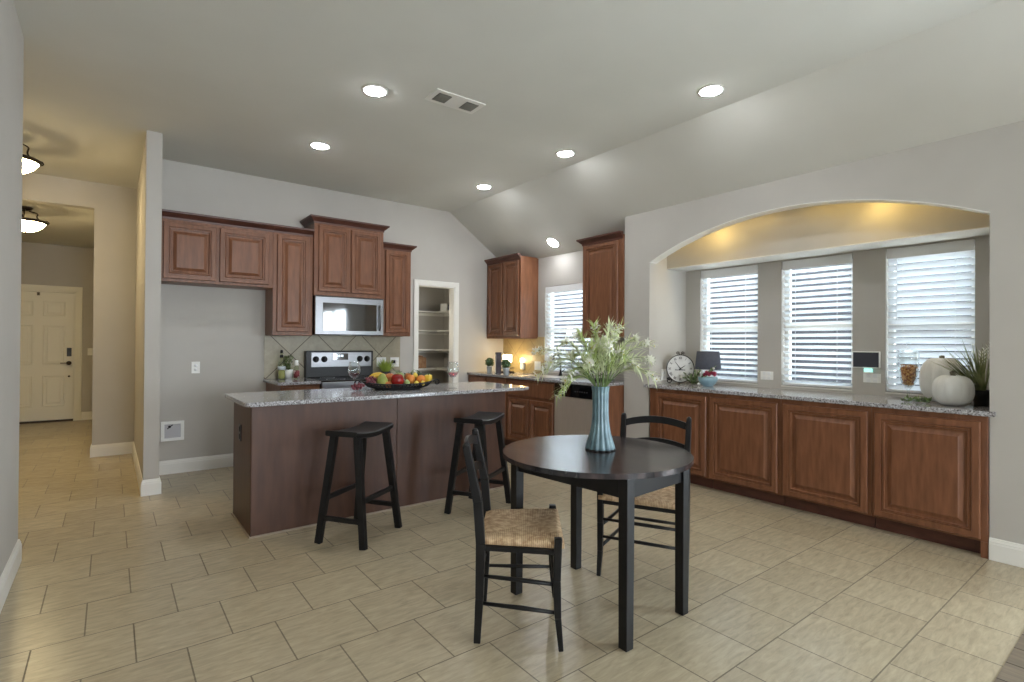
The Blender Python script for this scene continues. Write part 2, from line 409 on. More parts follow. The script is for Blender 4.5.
# hall end wall with the opening to the foyer
struct('wall_hall_end', grid_wall('y', 7.6, 0.12, [-1.75, -1.45, -0.155, 0.232], [0, 2.83, ZC], lambda i, j: i == 1 and j == 0), M['wall'])
struct('wall_foyer', grid_wall('y', 11.29, 0.12, [-1.75, -1.38, -0.455, 0.232], [0, 2.13, 2.885], lambda i, j: i == 1 and j == 0), M['wall'])
# kitchen back wall with the pantry opening
def wall_back():
    out = [(0.345, 0), (0.345, ZC), (XK, ZC), (XKW + 0.12, zslope(XKW + 0.12)), (XKW + 0.12, 0), (3.765, 0), (3.765, 2.09), (3.205, 2.09), (3.205, 0)]
    return MB().prism(out, Yb, Yb + 0.12, axis='y')
struct('wall_back', wall_back(), M['wall'])
struct('wall_kitchen', grid_wall('x', XKW, 0.12, [3.67, 4.40, 5.28, Yb], [0, 0.95, 2.08, 2.478], lambda i, j: i == 1 and j == 1), M['wall'])
# right wall: arch over the buffet niche, patio door nearer than the camera
YL, YR = 3.345, 0.761
def wall_right():
    zt = 2.672
    pts = [(3.67, 0), (3.67, zt), (REAR, zt), (REAR, 0), (-2.3, 0), (-2.3, 2.2), (-0.4, 2.2), (-0.4, 0), (YR, 0)]
    z0, rise = 2.152, 0.29; half = (YL - YR) / 2; R = (half * half + rise * rise) / (2 * rise); yc = (YL + YR) / 2; zc = z0 + rise - R
    a = math.asin(half / R)
    for i in range(41):
        t = -a + 2 * a * i / 40
        pts.append((yc + R * math.sin(t), zc + R * math.cos(t)))
    pts.append((YL, 0))
    return MB().prism(pts, XW, XW + 0.11, axis='x')
struct('wall_right', wall_right(), M['wall'])
W_Z0, W_Z1 = 0.945, 2.10
WINS = [(2.55, 3.17), (1.737, 2.325), (0.95, 1.50)]
struct('wall_niche', grid_wall('x', XN, 0.14, [0.64, 0.95, 1.50, 1.737, 2.325, 2.55, 3.17, 3.47], [0, W_Z0, W_Z1, 2.114],
                               lambda i, j: j == 1 and i in (1, 3, 5)), M['wall'])
struct('wall_niche_left', MB().box(XW + 0.11, XN + 0.14, YL, YL + 0.12, 0, 2.6), M['wall'])
struct('wall_niche_right', MB().box(XW + 0.11, XN + 0.14, YR - 0.12, YR, 0, 2.6), M['wall'])
struct('wall_niche_soffit', MB().box(XKW, XN + 0.14, YR, YL, 2.114, 2.6), M['wall'])
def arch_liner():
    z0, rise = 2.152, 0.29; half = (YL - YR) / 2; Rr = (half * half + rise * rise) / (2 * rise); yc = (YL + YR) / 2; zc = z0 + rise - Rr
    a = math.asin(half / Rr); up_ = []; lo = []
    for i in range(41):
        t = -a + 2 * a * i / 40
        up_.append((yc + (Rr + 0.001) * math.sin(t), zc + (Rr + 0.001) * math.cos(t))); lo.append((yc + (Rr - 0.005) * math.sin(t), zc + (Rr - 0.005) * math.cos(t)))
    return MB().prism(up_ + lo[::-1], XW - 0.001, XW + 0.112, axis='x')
struct('white_arch_strip', arch_liner(), M['trim'])  # thin white strip added along the underside of the arch
struct('white_soffit_strip', MB().box(XKW - 0.001, XN - 0.001, YR + 0.001, YL - 0.001, 2.109, 2.1145), M['trim'])  # white strip added over the soffit underside, paler than the wall
struct('wall_kitchen_return', MB().box(XW + 0.11, XKW + 0.12, 3.56, 3.67, 0, 2.6), M['wall'])
struct('wall_rear', grid_wall('y', REAR - 0.12, 0.12, [-0.52, 0.15, 1.65, 2.15, 3.65, 4.45], [0, 0.65, 2.35, ZC], lambda i, j: i in (1, 3) and j == 1), M['wall'])
# pantry room behind the back wall
struct('wall_pantry_left', MB().box(2.98, 3.10, Yb + 0.12, 7.45, 0, 2.5), M['wall'])
struct('wall_pantry_right', MB().box(4.33, 4.45, Yb + 0.12, 7.45, 0, 2.5), M['wall'])
struct('wall_pantry_back', MB().box(2.98, 4.45, 7.45, 7.57, 0, 2.5), M['wall'])
struct('ceiling_pantry', MB().box(2.98, 4.45, Yb + 0.12, 7.57, 2.5, 2.56), M['ceiling'])
# outside
struct('ground_outside', MB().box(4.7, 12, 0.2, 9, -0.15, -0.07), mat('outside_paving', srgb(196, 194, 188), 0.9, col2=srgb(210, 208, 200), scale=6))
struct('wall_outside', MB().box(7.6, 7.8, -4, 9, -0.15, 2.5), mat('outside_fence', srgb(24, 27, 34), 0.9, col2=srgb(34, 37, 46), scale=4, stretch=(1, 6, 1)))

# skirting
BB = [(0.0, 0.0), (0.016, 0.0), (0.016, 0.098), (0.013, 0.106), (0.013, 0.114), (0.009, 0.122), (0.006, 0.132), (0.0, 0.135)]
struct('baseboard_left', MB().sweep([(-0.424, REAR), (-0.424, 4.25), (-1.75, 4.25)], BB), M['trim'])
struct('baseboard_partition', MB().sweep([(0.232, 7.6), (0.232, 5.44), (0.345, 5.44), (0.345, Yb)], BB), M['trim'])
struct('baseboard_back', MB().sweep([(0.345, Yb), (1.36, Yb)], BB), M['trim'])
struct('baseboard_hall', MB().sweep([(-0.155, 7.74), (-0.155, 7.6), (0.232, 7.6)], BB), M['trim'])
struct('baseboard_right', MB().sweep([(XW, YR), (XW, -0.4)], BB), M['trim'])
struct('baseboard_niche', MB().sweep([(XW, 3.67), (XW, YL)], BB), M['trim'])
struct('baseboard_foyer', MB().sweep([(-0.37, 11.29), (0.232, 11.29)], BB), M['trim'])

# pantry casing and front door casing (flat casing with a stepped edge, three sides)
def casing(mb, x0, x1, zt, y, w=0.066, t=0.018):
    prof = [(0, 0), (0, t * 0.6), (0.012, t * 0.75), (0.05, t), (w - 0.006, t), (w, t * 0.5), (w, 0)]
    bm = mb.bm; path = [(x0, 0, -1, 0), (x0, zt, -1, 1), (x1, zt, 1, 1), (x1, 0, 1, 0)]
    R = [[bm.verts.new((px + ox * o, y - n, pz + oz * o)) for o, n in prof] for px, pz, ox, oz in path]
    for A, B in zip(R, R[1:]):
        for k in range(len(prof) - 1): bm.faces.new((A[k], A[k + 1], B[k + 1], B[k]))
    bmesh.ops.recalc_face_normals(bm, faces=bm.faces); return mb
mb = casing(MB(), 3.205, 3.765, 2.09, Yb - 0.001)
mb.box(3.205, 3.217, Yb - 0.002, Yb + 0.122, 0, 2.09).box(3.753, 3.765, Yb - 0.002, Yb + 0.122, 0, 2.09).box(3.205, 3.765, Yb - 0.002, Yb + 0.122, 2.078, 2.09)
struct('trim_1', mb, M['trim'])
mb = casing(MB(), -1.38, -0.455, 2.13, 11.289, w=0.085)
mb.box(-1.38, -1.36, 11.285, 11.41, 0, 2.13).box(-0.475, -0.455, 11.285, 11.41, 0, 2.13).box(-1.38, -0.455, 11.285, 11.41, 2.11, 2.13)
mb.box(-0.51, -0.474, 11.362, 11.40, 0, 2.12).box(-1.361, -1.325, 11.362, 11.40, 0, 2.12).box(-1.361, -0.474, 11.362, 11.40, 2.07, 2.12)
struct('trim_2', mb, M['door'])

# front door: six raised panels
def front_door():
    y = 11.32; fr = lambda u, v, n: Vector((u, y - n, v))
    mb = MB().box(-1.355, -0.48, y, y + 0.04, 0.012, 2.105)
    xs = [(-1.255, -0.975), (-0.865, -0.585)]
    for x0, x1 in xs:
        for z0, z1 in ((0.25, 0.76), (0.93, 1.58), (1.72, 1.97)):
            mb.rings(fr, x0, x1, z0, z1, [(0, 0.0), (0, 0.004), (0.012, 0.010), (0.026, 0.003), (0.05, 0.003), (0.062, 0.009)])
    d = struct('door_1', mb, M['door'])
    struct('door_threshold', MB().box(-1.36, -0.475, 11.27, 11.40, 0.0, 0.03, 0.004), M['bronze'], d)
    k = MB().lathe([(0, 0), (0.03, 0), (0.03, 0.008), (0.012, 0.014), (0.012, 0.045), (0.03, 0.05), (0.034, 0.065), (0.026, 0.078), (0, 0.08)], (-0.535, y, 0.955), 20, axis=Matrix.Rotation(PI / 2, 4, 'X'))
    struct('door_handle', k.bar((-0.535, y - 0.06, 0.955), (-0.645, y - 0.06, 0.955), 0.014, 0.014, side=(0, 0, 1), bev=0.003), M['bronze'], d)
    struct('door_lock', MB().box(-0.565, -0.505, y - 0.03, y, 1.065, 1.205, 0.008), M['black_plastic'], d)
    struct('lower_bolt', MB().lathe([(0, 0), (0.016, 0), (0.016, 0.01), (0, 0.012)], (-0.535, y, 0.735), 16, axis=Matrix.Rotation(PI / 2, 4, 'X')), M['bronze'], d)
    struct('door_viewer', MB().box(-0.94, -0.905, y - 0.012, y, 2.05, 2.1, 0.004), M['bronze'], d)
front_door()
solo('light_switch', MB().box(-0.30, -0.23, 11.282, 11.29, 1.08, 1.20, 0.003).box(-0.275, -0.255, 11.276, 11.283, 1.12, 1.16, 0.002), M['white_plastic'], 'white light switch plate beside the front door', 'light switch')

# patio door in the right wall, closed (seen in the oven glass only)
def patio():
    mb = MB()
    for y0, y1 in ((-2.3, -1.35), (-1.35, -0.4)):
        mb.box(XW + 0.03, XW + 0.07, y0, y0 + 0.07, 0.0, 2.2).box(XW + 0.03, XW + 0.07, y1 - 0.07, y1, 0.0, 2.2)
        mb.box(XW + 0.03, XW + 0.07, y0, y1, 0.0, 0.12).box(XW + 0.03, XW + 0.07, y0, y1, 2.10, 2.2)
    d = struct('door_2', mb, M['trim'])
    struct('pane', MB().box(XW + 0.045, XW + 0.051, -2.23, -0.47, 0.12, 2.10), M['pane'], d)
patio()

# windows: vinyl single-hung units with panes, and their blinds
def window(n, xp, y0, y1, z0, z1):
    x = xp + 0.075
    mb = MB()
    f = 0.035
    mb.box(x, x + 0.05, y0, y0 + f, z0, z1).box(x, x + 0.05, y1 - f, y1, z0, z1).box(x, x + 0.05, y0 + f, y1 - f, z0, z0 + f).box(x, x + 0.05, y0 + f, y1 - f, z1 - f, z1)
    zm = (z0 + z1) / 2 - 0.02
    mb.box(x + 0.005, x + 0.045, y0 + f, y1 - f, zm - 0.022, zm + 0.022)
    w = struct('window_%d' % n, mb, M['trim'])
    struct('pane', MB().box(x + 0.022, x + 0.026, y0 + f, y1 - f, z0 + f, zm - 0.022), M['pane'], w)
    struct('pane', MB().box(x + 0.028, x + 0.032, y0 + f, y1 - f, zm + 0.022, z1 - f), M['pane'], w)
    struct('window_sill', MB().box(xp - 0.004, xp + 0.08, y0, y1, z0 - 0.012, z0, 0.002), M['trim'], w)
for i, (a, b) in enumerate(WINS): window(i + 1, XN, a, b, W_Z0, W_Z1)
window(4, XKW, 4.40, 5.28, 0.95, 2.08)

def blind(xp, y0, y1, z0, z1, tilt, label, wand=True):
    """slats inside the recess; tilt in degrees, room edge up is positive"""
    t = thing('window_blind', label, 'blind', (xp + 0.03, (y0 + y1) / 2, z0), group='white slatted window blinds')
    y0 += 0.006; y1 -= 0.006; xc = xp + 0.036
    part('valance', MB().box(xp + 0.002, xp + 0.012, y0, y1, z1 - 0.085, z1 - 0.003, 0.003).box(xp + 0.012, xp + 0.06, y0, y1, z1 - 0.05, z1 - 0.006), M['blind_rail'], t)
    s = MB(); n = int((z1 - z0 - 0.15) / 0.0495)
    a = math.radians(tilt); dx, dz = 0.0245 * math.cos(a), 0.0245 * math.sin(a)
    for k in range(n):
        z = z1 - 0.105 - k * (z1 - z0 - 0.145) / (n - 1)
        bm = s.bm
        sag = 0.0016 * math.sin(k * 2.7)
        prof = [(-1, 0), (-0.5, 0.0028), (0, 0.0036), (0.5, 0.0028), (1, 0)]
        nx, nz_ = math.sin(a), math.cos(a)
        top = []; bot = []
        for q, hh in prof:
            px, pz = xc + q * dx + 0, z - q * dz
            for arr, off in ((top, hh + 0.0013), (bot, hh - 0.0013)):
                arr.append([bm.verts.new((px + nx * off, yy, pz + nz_ * off + sag * ((yy - y0) / (y1 - y0) - 0.5))) for yy in (y0, y1)])
        loop = top + bot[::-1]
        for i in range(len(loop)):
            A, B = loop[i], loop[(i + 1) % len(loop)]
            bm.faces.new((A[0], A[1], B[1], B[0]))
    bmesh.ops.recalc_face_normals(s.bm, faces=s.bm.faces)
    part('slats', s, M['blind'], t)
    part('bottom_rail', MB().box(xc - 0.022, xc + 0.022, y0, y1, z0 + 0.004, z0 + 0.024, 0.004), M['blind_rail'], t)
    for f in (0.2, 0.8):
        yy = y0 + (y1 - y0) * f
        part('ladder_cord', MB().box(xc - 0.0275, xc - 0.0262, yy - 0.0012, yy + 0.0012, z0 + 0.02, z1 - 0.08), M['blind_rail'], t)
    part('tilt_wand', MB().tube([(xp - 0.004, y1 - 0.07, z1 - 0.09), (xp - 0.005, y1 - 0.07, z1 - 0.55)], 0.003, 6).lathe([(0, 0), (0.006, 0.004), (0.006, 0.03), (0, 0.036)], (xp - 0.005, y1 - 0.07, z1 - 0.58), 8), M['blind_rail'], t)
    return t
blind(XN, *WINS[0], W_Z0, W_Z1, 33, 'white slatted blind behind the clock, leftmost of the three over the buffet')
blind(XN, *WINS[1], W_Z0, W_Z1, 31, 'white slatted blind in the middle of the three over the buffet')
blind(XN, *WINS[2], W_Z0, W_Z1, 64, 'nearly closed white slatted blind behind the white pumpkins')
blind(XKW, 4.40, 5.28, 0.95, 2.08, 34, 'white slatted blind in the window over the kitchen sink')

# wall tiles
struct('trim_3', MB().box(1.338, 2.952, Yb - 0.012, Yb, 0.914, 1.40), M['splash'])
struct('trim_4', MB().box(XKW - 0.012, XKW, 5.28, Yb, 0.914, 1.41), M['splash2'])

# ================================================================== CABINETS
fB = lambda yf: (lambda u, v, n: Vector((u, yf - n, v)))       # faces the camera side from the back wall
fR = lambda xf: (lambda u, v, n: Vector((xf - n, u, v)))       # faces into the room from the right wall
RAISED = [(0, 0.0), (0, 0.015), (0.005, 0.022), (0.040, 0.022), (0.043, 0.013), (0.049, 0.013), (0.053, 0.019), (0.060, 0.018), (0.064, 0.006), (0.074, 0.004), (0.080, 0.004), (0.103, 0.017), (0.107, 0.020)]
SLAB = [(0, 0.0), (0, 0.015), (0.004, 0.019)]
def raised(name, mp, u0, u1, v0, v1, parent):
    s = min(1.0, (min(u1 - u0, v1 - v0) - 0.05) / 0.21)
    pr = [(i * s, n) for i, n in RAISED]
    return part(name, MB().rings(mp, u0, u1, v0, v1, pr), M['wood'], parent)
CROWN = [(0, 0), (0.006, 0), (0.008, 0.018), (0.022, 0.030), (0.044, 0.052), (0.052, 0.056), (0.054, 0.074), (0, 0.074)]
def upper_back(label, x0, x1, z0, z1, doors, yf=5.87, crown='f', yback=Yb - 0.004):
    t = thing('upper_cabinet', label, 'cabinet', ((x0 + x1) / 2, (yf + yback) / 2, z0), group='cherry wood wall cabinets')
    part('cabinet_body', MB().box(x0, x1, yf, yback, z0, z1, 0.002, 1), M['wood'], t)
    for u0, u1, v0, v1 in doors: raised('door', fB(yf), u0, u1, v0, v1, t)
    pr = [(o, z1 - 0.03 + z) for o, z in CROWN]
    path = [(x0, yf), (x1, yf)]
    if 'l' in crown: path = [(x0, yback)] + path
    if 'r' in crown: path = path + [(x1, yback)]
    part('crown_molding', MB().sweep(path, pr), M['wood_dark'], t)
upper_back('short cherry wall cabinet with two square doors over the empty fridge space', 0.349, 1.346, 1.885, 2.503, [(0.385, 0.822, 1.912, 2.442), (0.852, 1.305, 1.912, 2.442)])
upper_back('tall narrow cherry wall cabinet left of the microwave', 1.347, 1.754, 1.39, 2.503, [(1.385, 1.712, 1.43, 2.458)])
upper_back('raised two-door cherry wall cabinet above the microwave', 1.755, 2.556, 1.835, 2.655, [(1.80, 2.145, 1.88, 2.60), (2.165, 2.515, 1.88, 2.60)], yf=5.83, crown='flr')
upper_back('narrow cherry wall cabinet between microwave and pantry doorway', 2.557, 2.935, 1.40, 2.47, [(2.60, 2.90, 1.44, 2.43)], crown='fr')
def upper_right(label, y0, y1, z0, z1, doors, xf=4.31, crown='f'):
    t = thing('upper_cabinet', label, 'cabinet', ((xf + XKW) / 2, (y0 + y1) / 2, z0), group='cherry wood wall cabinets')
    # the top follows the sloping ceiling at the back
    zt = lambda x: min(z1, zslope(x) - 0.004)
    part('cabinet_body', MB().prism([(xf, z0), (XKW - 0.004, z0), (XKW - 0.004, zt(XKW)), (xf + 0.27, zt(xf + 0.27)), (xf, z1)], y0, y1, axis='y'), M['wood'], t)
    for u0, u1, v0, v1 in doors: raised('door', fR(xf), u0, u1, v0, v1, t)
    pr = [(o, z1 - 0.045 + z) for o, z in CROWN]
    path = [(xf, y1), (xf, y0)]
    if 'n' in crown: path = path + [(4.56, y0)]
    if 'f' in crown: path = [(4.56, y1)] + path
    part('crown_molding', MB().sweep(path, pr), M['wood_dark'], t)
upper_right('two-door cherry wall cabinet in the corner left of the sink window', 5.42, 6.197, 1.39, 2.49, [(5.45, 5.79, 1.43, 2.435), (5.815, 6.155, 1.43, 2.435)], crown='')
upper_right('single-door cherry wall cabinet right of the sink window', 3.674, 4.272, 1.39, 2.49, [(3.735, 4.245, 1.43, 2.435)], crown='f')

def base_right(label, y0, y1, xf, depth, fronts, z1=0.882, toe=0.10, group='cherry base cabinets on the sink wall', legs=()):
    t = thing('base_cabinet', label, 'cabinet', (xf + depth / 2, (y0 + y1) / 2, 0), group=group)
    mb = MB().box(xf, xf + depth, y0, y1, toe, z1, 0.002, 1)
    for a, b in legs: mb.box(xf, xf + 0.08, a, b, 0.0, toe)
    part('cabinet_body', mb, M['wood'], t)
    part('toe_kick', MB().box(xf + 0.075, xf + depth, y0 + 0.002, y1 - 0.002, 0, toe), M['wood_dark'], t)
    for nm, u0, u1, v0, v1 in fronts:
        if nm == 'door': raised('door', fR(xf), u0, u1, v0, v1, t)
        else: part('drawer_front', MB().rings(fR(xf), u0, u1, v0, v1, SLAB), M['wood'], t)
XF = 4.0
base_right('cherry base cabinet in the far corner under the small lamp', 5.745, 6.197, XF, 0.615, [('drawer', 5.765, 6.165, 0.73, 0.86), ('door', 5.765, 6.165, 0.13, 0.705)])
base_right('cherry base cabinet with one drawer beside the sink cabinet', 5.285, 5.744, XF, 0.615, [('drawer', 5.305, 5.725, 0.73, 0.86), ('door', 5.305, 5.725, 0.13, 0.705)])
base_right('two-door cherry sink cabinet left of the dishwasher', 4.384, 5.284, XF, 0.615, [('drawer', 4.405, 5.26, 0.68, 0.86), ('door', 4.845, 5.26, 0.13, 0.645), ('door', 4.405, 4.825, 0.13, 0.645)])
# dishwasher
t = thing('dishwasher', 'stainless dishwasher with black control strip behind the flower vase', 'dishwasher', (4.3, 4.08, 0))
part('tub', MB().box(XF + 0.01, XF + 0.6, 3.79, 4.378, 0.10, 0.88), M['black_plastic'], t)
part('door', MB().box(XF - 0.022, XF + 0.01, 3.792, 4.376, 0.115, 0.735, 0.006), M['steel_dark'], t)
part('control_panel', MB().box(XF - 0.026, XF + 0.01, 3.792, 4.376, 0.738, 0.878, 0.006), M['black_glass'], t)
part('toe_kick', MB().box(XF + 0.06, XF + 0.6, 3.792, 4.376, 0.0, 0.10), M['black_plastic'], t)
mb = MB()
for k in range(6): mb.box(XF - 0.028, XF - 0.026, 3.86 + k * 0.035, 3.875 + k * 0.035, 0.80, 0.812)
part('buttons', mb, M['steel'], t)
solo('end_panel', MB().box(XF, 4.60, 3.685, 3.788, 0, 0.882, 0.002, 1), M['wood'], 'plain cherry end panel closing the sink run beside the dishwasher', 'cabinet panel')

# buffet: four separate cabinets in the arched niche
XBF = 4.318
BG = 'cherry buffet cabinets under the arch'
bl = ['cherry buffet cabinet farthest left, beneath the round clock', 'second cherry buffet cabinet from the left, beneath the first blind',
      'third cherry buffet cabinet from the left, beneath the middle blind', 'cherry buffet cabinet at the right end, beneath the white pumpkins']
bx = [(2.668, 3.325), (2.027, 2.667), (1.391, 2.026), (0.765, 1.390)]
bd = [(2.69, 3.245), (2.05, 2.652), (1.412, 2.004), (0.80, 1.370)]
for k in range(4):
    (a, b), (c, d) = bx[k], bd[k]
    base_right(bl[k], a, b, XBF, 0.60, [('door', c, d, 0.115, 0.845)], group=BG, legs=[(0.765, 0.80)] if k == 3 else ([(3.29, 3.325)] if k == 0 else []))

# back-wall base cabinets either side of the range
def base_back(label, x0, x1, fronts):
    t = thing('base_cabinet', label, 'cabinet', ((x0 + x1) / 2, 5.88, 0), group='cherry base cabinets beside the range')
    part('cabinet_body', MB().box(x0, x1, 5.585, Yb - 0.002, 0.1, 0.882, 0.002, 1), M['wood'], t)
    part('toe_kick', MB().box(x0 + 0.002, x1 - 0.002, 5.65, Yb - 0.004, 0, 0.1), M['wood_dark'], t)
    for nm, u0, u1, v0, v1 in fronts:
        if nm == 'door': raised('door', fB(5.585), u0, u1, v0, v1, t)
        else: part('drawer_front', MB().rings(fB(5.585), u0, u1, v0, v1, SLAB), M['wood'], t)
base_back('cherry base cabinet left of the range', 1.362, 1.752, [('drawer', 1.385, 1.73, 0.73, 0.86), ('door', 1.385, 1.73, 0.13, 0.705)])
base_back('cherry base cabinet right of the range', 2.557, 2.93, [('drawer', 2.58, 2.91, 0.73, 0.86), ('door', 2.58, 2.91, 0.13, 0.705)])

# island
t = thing('kitchen_island', 'long dark brown kitchen island with flat panels and an outlet on its end', 'kitchen island', (1.815, 4.17, 0))
part('front_panel', MB().box(0.757, 1.808, 3.84, 3.862, 0.012, 0.884, 0.0015, 1), M['island'], t)
part('front_panel', MB().box(1.811, 2.88, 3.84, 3.862, 0.012, 0.884, 0.0015, 1), M['island'], t)
part('end_panel', MB().box(0.755, 0.777, 3.864, 4.47, 0.0, 0.884, 0.0015, 1), M['island'], t)
part('end_panel', MB().box(2.858, 2.88, 3.864, 4.47, 0.0, 0.884, 0.0015, 1), M['wood'], t)
part('cabinet_body', MB().box(0.778, 2.857, 3.863, 4.468, 0.0, 0.883), M['wood'], t)
part('shoe_molding', MB().box(0.745, 2.885, 3.83, 3.84, 0.0, 0.012, 0.003).box(0.743, 0.754, 3.83, 4.475, 0, 0.012, 0.003), mat('pale_caulk', srgb(150, 135, 118), 0.6), t)
part('outlet_plate', MB().box(0.748, 0.755, 4.165, 4.245, 0.60, 0.72, 0.002).box(0.743, 0.749, 4.188, 4.222, 0.615, 0.652, 0.002).box(0.743, 0.749, 4.188, 4.222, 0.668, 0.705, 0.002), M['black_plastic'], t, label='black outlet plate')

def rounded(x0, x1, y0, y1, r, corners):
    """rectangle outline with some corners rounded; corners order: (x0,y0),(x1,y0),(x1,y1),(x0,y1)"""
    C = [(x0, y0, 1, 1), (x1, y0, -1, 1), (x1, y1, -1, -1), (x0, y1, 1, -1)]; st = [PI, 1.5 * PI, 0, 0.5 * PI]; out = []
    for k, (x, y, sx, sy) in enumerate(C):
        rr = r if corners[k] else 0.003
        for i in range(7):
            a = st[k] + PI / 2 * i / 6
            out.append((x + sx * rr + rr * math.cos(a), y + sy * rr + rr * math.sin(a)))
    return out
solo('countertop', MB().prism(rounded(0.705, 3.135, 3.775, 4.60, 0.05, (1, 1, 1, 1)), 0.884, 0.914, 0.006), M['granite'], 'large grey granite countertop on the kitchen island', 'countertop')
solo('countertop', MB().prism(rounded(1.33, 1.752, 5.545, Yb - 0.012, 0.02, (1, 0, 0, 0)), 0.883, 0.914, 0.005), M['granite'], 'small grey granite countertop left of the range', 'countertop')
solo('countertop', MB().prism(rounded(2.557, 2.95, 5.545, Yb - 0.012, 0.02, (0, 1, 0, 0)), 0.883, 0.914, 0.005), M['granite'], 'small grey granite countertop right of the range', 'countertop')
solo('countertop', MB().prism(rounded(3.97, XKW - 0.012, 3.675, Yb - 0.002, 0.02, (1, 0, 0, 0)), 0.883, 0.914, 0.005), M['granite'], 'long grey granite countertop of the sink run below the window', 'countertop')
solo('countertop', MB().prism([(4.287, YR - 0.03), (4.33 - 0.002, YR - 0.03), (4.33 - 0.002, YR + 0.002), (XN - 0.002, YR + 0.002), (XN - 0.002, YL - 0.002), (4.328, YL - 0.002), (4.328, YL + 0.035), (4.287, YL + 0.035)], 0.883, 0.914, 0.005), M['granite'],
     'long grey granite countertop of the buffet under the arch', 'countertop')

# ================================================================== APPLIANCES
def range_stove():
    t = thing('range', 'stainless electric range with black glass cooktop and knob backguard', 'range', (2.152, 5.85, 0))
    x0, x1 = 1.757, 2.553
    part('oven_body', MB().box(x0, x1, 5.56, 6.18, 0.02, 0.895, 0.004), M['black_plastic'], t)
    d = part('oven_door', MB().box(x0 + 0.01, x1 - 0.01, 5.53, 5.56, 0.24, 0.80, 0.006), M['steel'], t)
    part('oven_window', MB().box(x0 + 0.12, x1 - 0.12, 5.527, 5.531, 0.36, 0.66, 0.001, 1), M['black_glass'], d)
    part('door_handle', MB().tube([(x0 + 0.06, 5.53, 0.755), (x0 + 0.06, 5.485, 0.755)], 0.009, 8).tube([(x1 - 0.06, 5.53, 0.755), (x1 - 0.06, 5.485, 0.755)], 0.009, 8).tube([(x0 + 0.04, 5.48, 0.755), (x1 - 0.04, 5.48, 0.755)], 0.013, 12), M['steel'], d)
    part('storage_drawer', MB().box(x0 + 0.01, x1 - 0.01, 5.535, 5.56, 0.05, 0.225, 0.005), M['steel'], t)
    part('front_trim', MB().box(x0, x1, 5.525, 5.57, 0.815, 0.90, 0.006), M['steel'], t)
    part('cooktop', MB().box(x0, x1, 5.53, 6.11, 0.897, 0.918, 0.005), M['black_glass'], t)
    for bx_, by_, r in ((1.95, 5.68, 0.10), (2.36, 5.68, 0.08), (1.95, 5.95, 0.08), (2.36, 5.95, 0.10)):
        part('burner', MB().lathe([(r - 0.004, 0), (r - 0.004, 0.0012), (r, 0.0012), (r, 0)], (bx_, by_, 0.9178), 32), M['burner'], t)
    g = part('backguard', MB().box(x0, x1, 6.10, 6.18, 0.915, 1.222, 0.012, 3), M['black_plastic'], t)
    part('control_panel', MB().box(x0 + 0.055, x1 - 0.03, 6.088, 6.102, 1.035, 1.203, 0.003), M['steel'], t)
    part('display', MB().box(2.055, 2.235, 6.083, 6.09, 1.115, 1.19, 0.002), M['black_glass'], t)
    cl = MB()
    for q in range(4): cl.box(2.105 + q * 0.018 + (0.006 if q > 1 else 0), 2.116 + q * 0.018 + (0.006 if q > 1 else 0), 6.0825, 6.0835, 1.15, 1.175)
    part('clock_digits', cl, emis('digit_glow', (0.7, 0.85, 1, 1), 1.2), t)
    for kx in (1.862, 1.957, 2.378, 2.468):
        part('knob', MB().lathe([(0, 0), (0.036, 0), (0.036, 0.006), (0.026, 0.010), (0.023, 0.034), (0, 0.036)], (kx, 6.088, 1.125), 20, axis=Matrix.Rotation(PI / 2, 4, 'X')).box(kx - 0.004, kx + 0.004, 6.048, 6.056, 1.105, 1.145), M['black_plastic'], t)
range_stove()
def microwave():
    t = thing('microwave', 'stainless over-the-range microwave with dark glass door', 'microwave', (2.155, 5.99, 1.405))
    x0, x1, yf, z0, z1 = 1.763, 2.551, 5.80, 1.405, 1.832
    part('case', MB().box(x0, x1, yf + 0.03, Yb - 0.014, z0, z1, 0.003), M['black_plastic'], t)
    mp = fB(yf + 0.03)
    fr = MB()
    wx0, wx1, wz0, wz1 = x0 + 0.082, x1 - 0.085, z0 + 0.045, z1 - 0.075
    fr.rings(mp, x0, x1, z0, z1, [(0, 0), (0, 0.026), (0.004, 0.03)])
    part('door_frame', fr, M['steel'], t)
    part('door_glass', MB().box(wx0, wx1, yf - 0.003, yf + 0.004, wz0, wz1, 0.002), M['black_glass'], t)
    part('vent_strip', MB().box(x0 + 0.01, x1 - 0.01, yf - 0.004, yf + 0.002, z1 - 0.012, z1 - 0.004), M['black_plastic'], t)
    part('handle', MB().tube([(x1 - 0.05, yf, wz0 + 0.01), (x1 - 0.05, yf - 0.028, wz0 + 0.035), (x1 - 0.05, yf - 0.034, (wz0 + wz1) / 2), (x1 - 0.05, yf - 0.028, wz1 - 0.035), (x1 - 0.05, yf, wz1 - 0.01)], 0.010, 10), M['steel'], t)
    part('underside_light', MB().box(2.08, 2.2, 5.86, 5.92, z0 - 0.004, z0 + 0.002), M['white_plastic'], t)
microwave()

# ================================================================== CEILING FIXTURES
M['lens'] = emis('led_lens', (0.93, 0.96, 1.0, 1), 108)
def can(x, y, label, sloped=False):
    z = zslope(x) if sloped else ZC
    t = thing('recessed_light', label, 'ceiling light', (x, y, z), group='round recessed ceiling lights')
    ax = Matrix.Rotation(PI, 4, 'X')
    if sloped: ax = Matrix.Rotation(math.atan(SL), 4, 'Y') @ ax
    tr = part('trim_ring', MB().lathe([(0.074, 0), (0.094, 0), (0.092, 0.004), (0.078, 0.007), (0.074, 0.003)], (0, 0, 0), 40, axis=ax), M['trim'], t, local=True)
    part('lens', MB().lathe([(0, 0.020), (0.03, 0.018), (0.055, 0.013), (0.074, 0.004), (0.074, 0.0), (0, 0.0)], (0, 0, 0), 40, axis=ax), M['lens'], t, local=True)
can(1.488, 3.563, 'recessed ceiling light left of the air vent, nearer of the pair over the island')
